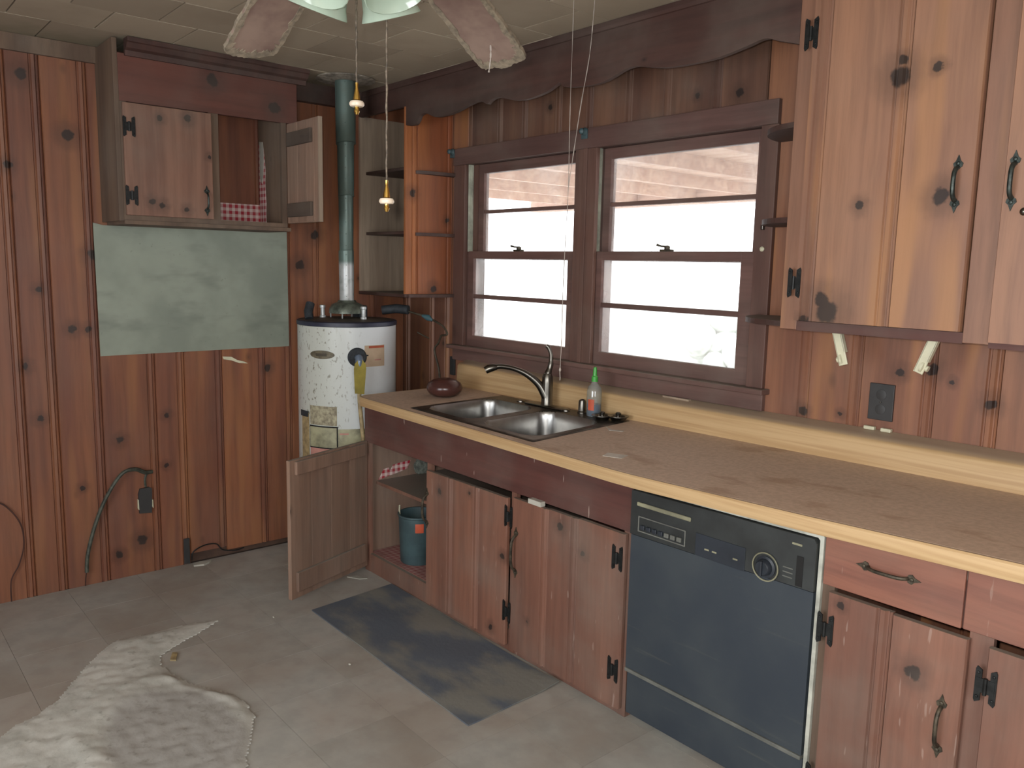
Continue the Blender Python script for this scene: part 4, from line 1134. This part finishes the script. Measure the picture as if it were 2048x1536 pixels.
def shade(ax, ay, tilt, c):
    bm = B(); axis = V(ax*math.sin(tilt), ay*math.sin(tilt), -math.cos(tilt)).normalized()
    prof = [(.022, 0), (.026, .012), (.040, .035), (.050, .060), (.054, .085), (.062, .105), (.060, .106), (.052, .086), (.048, .060), (.038, .036), (.024, .014)]
    e1 = axis.orthogonal().normalized(); e2 = axis.cross(e1); rings = []
    for r, h in prof:
        ring = []
        for k in range(40):
            t = 2*PI*k/40; rr = r*(1 + (.010*math.cos(24*t)))
            ring.append(bm.verts.new(c + axis*h + (e1*math.cos(t)+e2*math.sin(t))*rr))
        rings.append(ring)
    for a, b in zip(rings, rings[1:]):
        for k in range(40): bm.faces.new((a[k], a[(k+1) % 40], b[(k+1) % 40], b[k]))
    return bm
hubc = V(FH.x, FH.y, 2.128)
for k, ang in enumerate((math.radians(197), math.radians(107), math.radians(17), math.radians(287))):
    ax, ay = math.cos(ang), math.sin(ang)
    bm = B(); tube(bm, [hubc + V(ax, ay, 0)*.03, hubc + V(ax, ay, 0)*.05 - Z*.002, hubc + V(ax, ay, 0)*.066 - Z*.012], .010, 8)
    lm_ = link('lamp_arm', bm, 'fanbody', cf, smooth=True)
    link('shade', shade(ax, ay, .40, hubc + V(ax, ay, 0)*.064 - Z*.010), 'shade', lm_, smooth=True)
for (ax, ay, zb, zt2, lab) in ((2.503, -1.728, 1.840, 2.14, 'shorter chain with cream and brass pull'), (2.567, -1.696, 1.643, 2.14, 'longer chain with cream and brass pull')):
    bm = B(); pts = [(FH.x+(ax-FH.x)*.8, FH.y+(ay-FH.y)*.8, zt2)] + [(ax+.0012*math.sin(k*1.9), ay, zt2-.02-(zt2-.02-zb-.045)*k/24) for k in range(25)]
    tube(bm, pts, [.0018+.0007*(k % 2) for k in range(26)], 6)
    ch = link('pull_chain', bm, 'chain', cf, label=lab, smooth=True)
    bm = B(); lathe(bm, [(0, .047), (.0035, .046), (.0030, .036), (.0065, .020), (.0075, .012), (.005, .010)], (ax, ay, zb), Z, 16)
    lathe(bm, [(.005, -.001), (.0045, -.006), (.006, -.010), (.0045, -.014), (.003, -.017), (0, -.018)], (ax, ay, zb), Z, 16)
    link('finial', bm, 'brass', ch, smooth=True, label='brass finial')
    bm = B(); lathe(bm, [(.004, .011), (.013, .0095), (.0155, .006), (.0155, .002), (.013, -.001), (.004, -.002)], (ax, ay, zb), Z, 24)
    link('disc', bm, 'porcelain', ch, smooth=True, label='cream porcelain disc')

# cobweb laden strings
hs = thing('hanging_string', 'thin pale string with hook hanging from the ceiling before the left window', 'string', (1.925, -.561, 2.42))
def dustline(p, r, seed):
    random.seed(seed); q = spline(p, 10)
    return tube(B(), q, [r*random.uniform(.6, 1.7) for _ in q], 5)
link('string', dustline([(1.926, -.561, 2.421), (1.924, -.561, 2.05), (1.927, -.561, 1.79), (1.917, -.561, 1.5), (1.915, -.560, 1.25), (1.912, -.560, 1.15)], .0011, 3), 'cord', hs, smooth=True)
bm = B(); tube(bm, spline([(1.912, -.560, 1.155), (1.912, -.560, 1.135), (1.915, -.561, 1.120), (1.910, -.557, 1.112), (1.905, -.553, 1.118)], 4), .0018, 6)
lathe(bm, [(0, 0), (.004, .004), (.0045, .010), (.002, .016), (0, .017)], (1.912, -.560, 1.142), Z, 10)
link('hook', bm, 'cord', hs, smooth=True)
single('cobweb_string', dustline([(1.975, -.510, 2.421), (1.965, -.515, 2.25), (1.945, -.53, 2.08), (1.930, -.555, 1.85), (1.927, -.5615, 1.79)], .0014, 9), 'cord', 'slanting cobweb strand joining the hooked string', 'string', (1.975, -.51, 2.42), smooth=True)
single('cobweb_strand', dustline([(2.424, -1.316, 2.050), (2.428, -1.318, 2.02), (2.424, -1.320, 1.985)], .0016, 5), 'cord', 'short cobweb strand hanging off the right fan blade', 'string', (2.424, -1.316, 2.05), smooth=True)

# ================================================================== SMALL WALL THINGS
def plate(name, x0, x1, z0, z1, lab, slots=True):
    t = thing(name, lab, 'cover plate', ((x0+x1)/2, -.002, z0))
    bm = B(); box(bm, x0, x1, -.008, -.0, z0, z1, .002); link('plate', bm, 'blackplate', t)
    if slots:
        for q in (.3, .7):
            zc = z0+(z1-z0)*q; bm = B(); lathe(bm, [(.017, 0), (.017, .0015), (.015, .002), (0, .002)], ((x0+x1)/2, -.008, zc), -Y, 20); link('socket', bm, 'blackplate', t, smooth=True)
        bm = B(); lathe(bm, [(.003, 0), (.002, .0015), (0, .002)], ((x0+x1)/2, -.010, (z0+z1)/2), -Y, 8); link('screw', bm, 'nickel', t)
plate('outlet_plate', 2.795, 2.876, 1.052, 1.171, 'black outlet plate on the boards above the right counter')
bm = B(); box(bm, .475, .515, -.012, -.0, .93, 1.03, .002)
single('switch_plate', bm, 'blackplate', 'narrow black plate on the wall just left of the backsplash', 'cover plate', (.495, -.006, .93))
ol = thing('wall_outlet', 'damaged black outlet low on the left wall under the cable', 'outlet', (0, -1.47, .30))
bm = B(); prism(bm, [(-1.500, .305), (-1.445, .300), (-1.440, .420), (-1.452, .428), (-1.494, .425), (-1.502, .40)], X*.014, V(0, 0, 0), Y, Z); link('box', bm, 'blackplate', ol)
bm = B(); prism(bm, [(-1.506, .33), (-1.500, .32), (-1.498, .37), (-1.505, .375)], X*.010, V(0, 0, 0), Y, Z); link('broken_rim', bm, 'cream', ol)
bm = B(); prism(bm, [(-1.441, .33), (-1.435, .32), (-1.436, .365), (-1.440, .36)], X*.010, V(0, 0, 0), Y, Z); link('broken_rim', bm, 'cream', ol)
cb = thing('loose_cable', 'thick grey-green cable looping out of the left wall to the floor', 'cable', (.02, -1.75, 0))
bm = B(); tube(bm, spline([(.004, -1.435, .500), (.018, -1.47, .505), (.03, -1.52, .53), (.035, -1.58, .515), (.03, -1.645, .42), (.02, -1.695, .30), (.018, -1.735, .16), (.02, -1.745, .07)], 8), [.010]*20+[.009]*37, 8); link('cable', bm, 'cable', cb, smooth=True)
bm = B(); tube(bm, spline([(.012, -1.46, .50), (.014, -1.47, .47), (.012, -1.468, .432)], 5), .006, 6); link('lead', bm, 'cable', cb, smooth=True)
bm = B(); tube(bm, [(.02, -1.745, .08), (.016, -1.75, .04), (.012, -1.752, .004)], .003, 6); link('bare_wire', bm, 'wire', cb, smooth=True)
bm = B(); tube(bm, spline([(.010, -2.12, .455), (.012, -2.06, .450), (.012, -2.0, .36), (.012, -1.988, .26), (.012, -2.01, .17), (.012, -2.045, .10), (.014, -2.050, .004)], 8), .0032, 6)
single('thin_wire', bm, 'wire', 'thin brown wire curling down the far left of the wall', 'wire', (.012, -2.05, 0), smooth=True)
bm = B(); tube(bm, spline([(.012, -1.262, .020), (.016, -1.255, .062), (.016, -1.20, .085), (.018, -1.14, .080), (.022, -1.11, .045), (.03, -1.05, .03), (.03, -1.0, .035)], 7), .0035, 6)
single('black_wire', bm, 'iron', 'black wire hooped over the rotted board foot', 'wire', (.016, -1.2, 0), smooth=True)
bm = B(); box(bm, .001, .010, -1.298, -1.270, .004, .135, .001)
single('gap_strip', bm, 'blackplate', 'black strip added for the dark gap at the foot of the left wall', 'strip', (.005, -1.284, 0))  # black piece laid over the boards for the dark gap at their foot
bm = B(); prism(bm, [(-1.075, 1.040), (-1.03, 1.036), (-1.0, 1.018), (-.965, 1.008), (-.945, .998), (-.99, 1.002), (-1.03, 1.018), (-1.07, 1.026)], X*.002, V(.0035, 0, 0), Y, Z)
single('torn_tape', bm, 'cream', 'torn strip of pale tape on the boards below the metal sheet', 'tape', (.004, -1.0, 1.0))
# paper towel holder arms hanging under the cabinet
def arm(x, lean, lab):
    t = thing('holder_arm', lab, 'bracket', (x, -.20, 1.345))
    o = V(x, -.20, 1.344); u = V(math.cos(lean), 0, math.sin(lean)); w = V(-math.sin(lean), 0, math.cos(lean))
    bm = B(); box(bm, -.014, .014, -.010, -.004, -.108, 0, .002, o, u, Y, w); box(bm, -.014, -.010, -.010, .008, -.108, 0, .001, o, u, Y, w); box(bm, .010, .014, -.010, .008, -.070, 0, .001, o, u, Y, w)
    link('arm', bm, 'cream', t)
    bm = B(); lathe(bm, [(.018, 0), (.018, .007), (.009, .010), (.009, .020), (0, .021)], o - w*.088, -u if lean > 0 else u, 18); link('roll_end', bm, 'cream', t, smooth=True)
    bm = B(); box(bm, -.016, .016, -.022, .012, -.003, .0, .001, V(x, -.20, 1.345)); link('foot', bm, 'cream', t)
arm(2.772, .30, 'cream plastic holder arm nearest the window, leaning right, under the cabinet')
arm(3.064, -.34, 'cream plastic holder arm farther right, leaning left, under the cabinet')
for (a, b, z, lab) in ((2.79, 2.826, 1.024, 'left of two small cream tabs on the backsplash ledge below the outlet'), (2.846, 2.880, 1.024, 'right of two small cream tabs on the backsplash ledge below the outlet')):
    bm = B(); box(bm, a, b, -.020, -.003, 1.018, 1.030, .003); single('cream_tab', bm, 'cream', lab, 'tab', ((a+b)/2, -.01, 1.018))
bm = B(); box(bm, 1.96, 2.09, -.030, -.012, 1.010, 1.018, .001); single('wood_shim', bm, 'raw', 'thin pale strip lying on the backsplash below the right window', 'strip', (2.02, -.02, 1.01))
for nm, x, y, z, lab in (('corner_bracket', .50, -.024, 2.10, 'dusty teal metal knob at the top left corner of the window casing'), ('corner_bracket', 1.465, -.024, 2.10, 'dusty teal metal knob above the mullion between the windows')):
    bm = B(); lathe(bm, [(.016, 0), (.018, .006), (.012, .016), (.013, .026), (.006, .034), (0, .035)], (x, y, z), -Y, 16); box(bm, x-.022, x+.016, y-.004, y, z-.030, z+.012, .002)
    single(nm, bm, 'teal', lab, 'bracket', (x, y, z), smooth=True)
bm = B(); lathe(bm, [(.009, 0), (.009, .004), (.004, .008), (0, .009)], (2.37, -.020, 1.60), -Y, 12); single('cream_button', bm, 'cream', 'small pale round button on the right window casing', 'button', (2.37, -.02, 1.60), smooth=True)
bm = B(); box(bm, 2.366, 2.376, -.036, -.020, 1.667, 1.685, .002); single('curtain_hook', bm, 'nickel', 'tiny metal hook on the right window casing above the pale button', 'hook', (2.37, -.02, 1.667))

# ================================================================== INSIDE THE SINK CABINET
bk = thing('bucket', 'teal plastic bucket with orange sticker inside the open sink cabinet', 'bucket', (.862, -.47, .097))
bm = B(); lathe(bm, [(0, 0), (.082, 0), (.085, .004), (.094, .225), (.099, .230), (.099, .238), (.091, .238), (.080, .012), (0, .010)], (.862, -.47, .097), Z, 32); link('tub', bm, 'teal', bk, smooth=True)
bm = B(); lathe(bm, [(.0945, .165), (.0955, .168), (.0965, .205), (.0955, .209)], (.862, -.47, .097), Z, 6, math.radians(-42), math.radians(-18)); link('sticker', bm, 'orange', bk, smooth=True, label='orange sticker')
bm = B(); tube(bm, [(.80, -.535, .325), (.812, -.545, .352), (.822, -.55, .375)], .004, 6); link('bail', bm, 'cream', bk, smooth=True)
bm = B(); prism(bm, [(0, 0), (.03, .05), (.06, .055), (.065, .035), (.085, .065), (.12, .07), (.19, .075), (.17, .035), (.12, .022), (.06, .012)], X*.001, V(.618, -.545, .455), Y, Z)
single('gingham_scrap', bm, 'gingham', 'torn red gingham paper scrap on the shelf inside the sink cabinet', 'scrap', (.618, -.45, .455))
bm = B(); prism(bm, [(-.33, .455), (-.25, .453), (-.225, .50), (-.22, .575), (-.27, .572), (-.30, .55), (-.345, .505)], X*.03, V(.617, 0, 0), Y, Z); bmesh.ops.bevel(bm, geom=list(bm.edges), offset=.008, segments=2, affect='EDGES')
single('rag', bm, 'cloth', 'grey-green rag hanging in the upper right of the open sink cabinet', 'rag', (.63, -.28, .453))
# paper tag stuck between drawer rail and door
bm = B(); box(bm, 1.835, 1.905, YB-.026, YB-.002, .6435, .662, .001)
single('paper_tag', bm, 'paper', 'white paper slip stuck above the third sink cabinet door', 'tag', (1.87, YB-.02, .644))

# ================================================================== FLOOR THINGS
mt = [(.895, -1.049), (2.045, -1.060), (2.030, -.612), (1.20, -.632), (.850, -.560)]
bm = B(); lo = []; 
gx_ = 24; gy_ = 12
vv = {}
for i in range(gx_+1):
    for j in range(gy_+1):
        s, t = i/gx_, j/gy_
        a = V(.895, -1.049, 0).lerp(V(2.045, -1.060, 0), s); b = V(.850, -.612, 0).lerp(V(2.030, -.630, 0), s)
        p = a.lerp(b, t)
        curl = .010*math.exp(-((s-1)**2/.004+(t-1)**2/.03))
        vv[(i, j)] = p + Z*(.0065 + .0015*math.sin(s*17)*math.sin(t*9) + curl)
tv = {k: bm.verts.new(v) for k, v in vv.items()}; bv = {k: bm.verts.new((v.x, v.y, v.z-.005)) for k, v in vv.items()}
for i in range(gx_):
    for j in range(gy_):
        bm.faces.new((tv[i, j], tv[i+1, j], tv[i+1, j+1], tv[i, j+1])); bm.faces.new((bv[i, j], bv[i, j+1], bv[i+1, j+1], bv[i+1, j]))
for i in range(gx_):
    bm.faces.new((tv[i, 0], bv[i, 0], bv[i+1, 0], tv[i+1, 0])); bm.faces.new((tv[i, gy_], tv[i+1, gy_], bv[i+1, gy_], bv[i, gy_]))
for j in range(gy_):
    bm.faces.new((tv[0, j], tv[0, j+1], bv[0, j+1], bv[0, j])); bm.faces.new((tv[gx_, j], bv[gx_, j], bv[gx_, j+1], tv[gx_, j+1]))
single('floor_mat', bm, 'mat', 'dark rubber floor mat in front of the sink cabinet', 'mat', (1.45, -.83, 0))

# torn sheet: outline in floor coordinates

OUT = [(0.747, -1.406), (0.713, -1.514), (0.711, -1.634), (0.693, -1.798), (0.748, -1.861), (0.858, -1.948), (0.95, -2.01), (1.048, -2.078), (1.114, -2.158), (1.135, -2.219), (1.187, -2.269), (1.328, -2.44), (1.738, -2.655), (2.325, -2.154), (2.145, -1.878), (1.881, -1.741), (1.821, -1.723), (1.754, -1.701), (1.659, -1.645), (1.552, -1.59), (1.457, -1.582), (1.376, -1.594), (1.294, -1.643), (1.208, -1.684), (1.104, -1.711), (1.008, -1.722), (0.924, -1.7), (0.874, -1.627), (0.809, -1.506)]
from mathutils import noise as mn
def inside(x, y):
    c = False; n = len(OUT); j = n-1
    for i in range(n):
        (xi, yi), (xj, yj) = OUT[i], OUT[j]
        if (yi > y) != (yj > y) and x < (xj-xi)*(y-yi)/(yj-yi)+xi: c = not c
        j = i
    return c
def edist(x, y):
    best = 9
    for (ax, ay), (bx, by) in zip(OUT, OUT[1:]+OUT[:1]):
        dx, dy = bx-ax, by-ay; t = max(0, min(1, ((x-ax)*dx+(y-ay)*dy)/(dx*dx+dy*dy)))
        best = min(best, math.hypot(x-ax-t*dx, y-ay-t*dy))
    return best
bm = B(); g = .009; tv = {}
def tz(x, y):
    e = edist(x, y)
    n = mn.noise(V(x*7, y*7, 1)); n2 = mn.noise(V(x*26, y*26, 4))
    r = abs(math.hypot((x-1.52)/.40, (y+1.83)/.25) - 1 + .22*n)
    ridge = .009*math.exp(-(r/.16)**2)
    return .004 + min(1, e/.03)*(.006 + .003*max(0, n) + .0035*n2 + ridge)
def tvert(i, j):
    if (i, j) not in tv:
        x, y = .6+i*g, -2.75+j*g
        x += .003*mn.noise(V(x*60, y*60, 2)); y += .003*mn.noise(V(x*60, y*60, 7))
        tv[(i, j)] = bm.verts.new((x, y, tz(x, y)))
    return tv[(i, j)]
for i in range(int(1.8/g)):
    for j in range(int(1.4/g)):
        x, y = .6+(i+.5)*g, -2.75+(j+.5)*g
        if inside(x, y): bm.faces.new((tvert(i, j), tvert(i+1, j), tvert(i+1, j+1), tvert(i, j+1)))
ext = bmesh.ops.extrude_edge_only(bm, edges=[e for e in bm.edges if e.is_boundary])
for v in ext['geom']:
    if isinstance(v, bmesh.types.BMVert): v.co.z = .0008
single('torn_flooring', bm, 'torn', 'large pale torn sheet of old flooring lying crumpled on the tiles', 'torn sheet', (1.3, -1.9, 0), smooth=True)
# small litter
flat('paper_scrap', [(.640, -.735), (.700, -.700), (.715, -.665), (.655, -.690)], 'paper', 'small white paper scrap on the floor under the open sink cabinet door', 'scrap', z=0, counter=False, t=.004)
flat('paper_scrap', [(.030, -1.262), (.060, -1.270), (.075, -1.225), (.060, -1.195), (.040, -1.175), (.035, -1.205), (.022, -1.225)], 'paper', 'crumpled white scrap on the floor by the black gap strip', 'scrap', z=0, counter=False, t=.008)
flat('wood_splinter', [(.930, -1.655), (.945, -1.640), (1.000, -1.665), (.985, -1.682)], 'cpvc', 'pale yellow splinter lying beside the torn sheet', 'splinter', z=0, counter=False, t=.006)
flat('paper_scrap', [(.700, -.600), (.722, -.590), (.730, -.565), (.705, -.572)], 'paper', 'tiny white crumb of paper at the foot of the open sink cabinet', 'scrap', z=0, counter=False, t=.012)
for k, (x, y, lab) in enumerate(((.86, -1.21, 'white speck on the tiles left of the mat, nearer the open door'), (1.43, -1.16, 'white speck on the tiles just off the long front edge of the mat'))):
    bm = B(); bmesh.ops.create_icosphere(bm, subdivisions=2, radius=.007, matrix=Matrix.Translation((x, y, .004)) @ Matrix.Diagonal((1, .7, .5, 1)))
    single('crumb', bm, 'paper', lab, 'crumb', (x, y, 0), smooth=True)
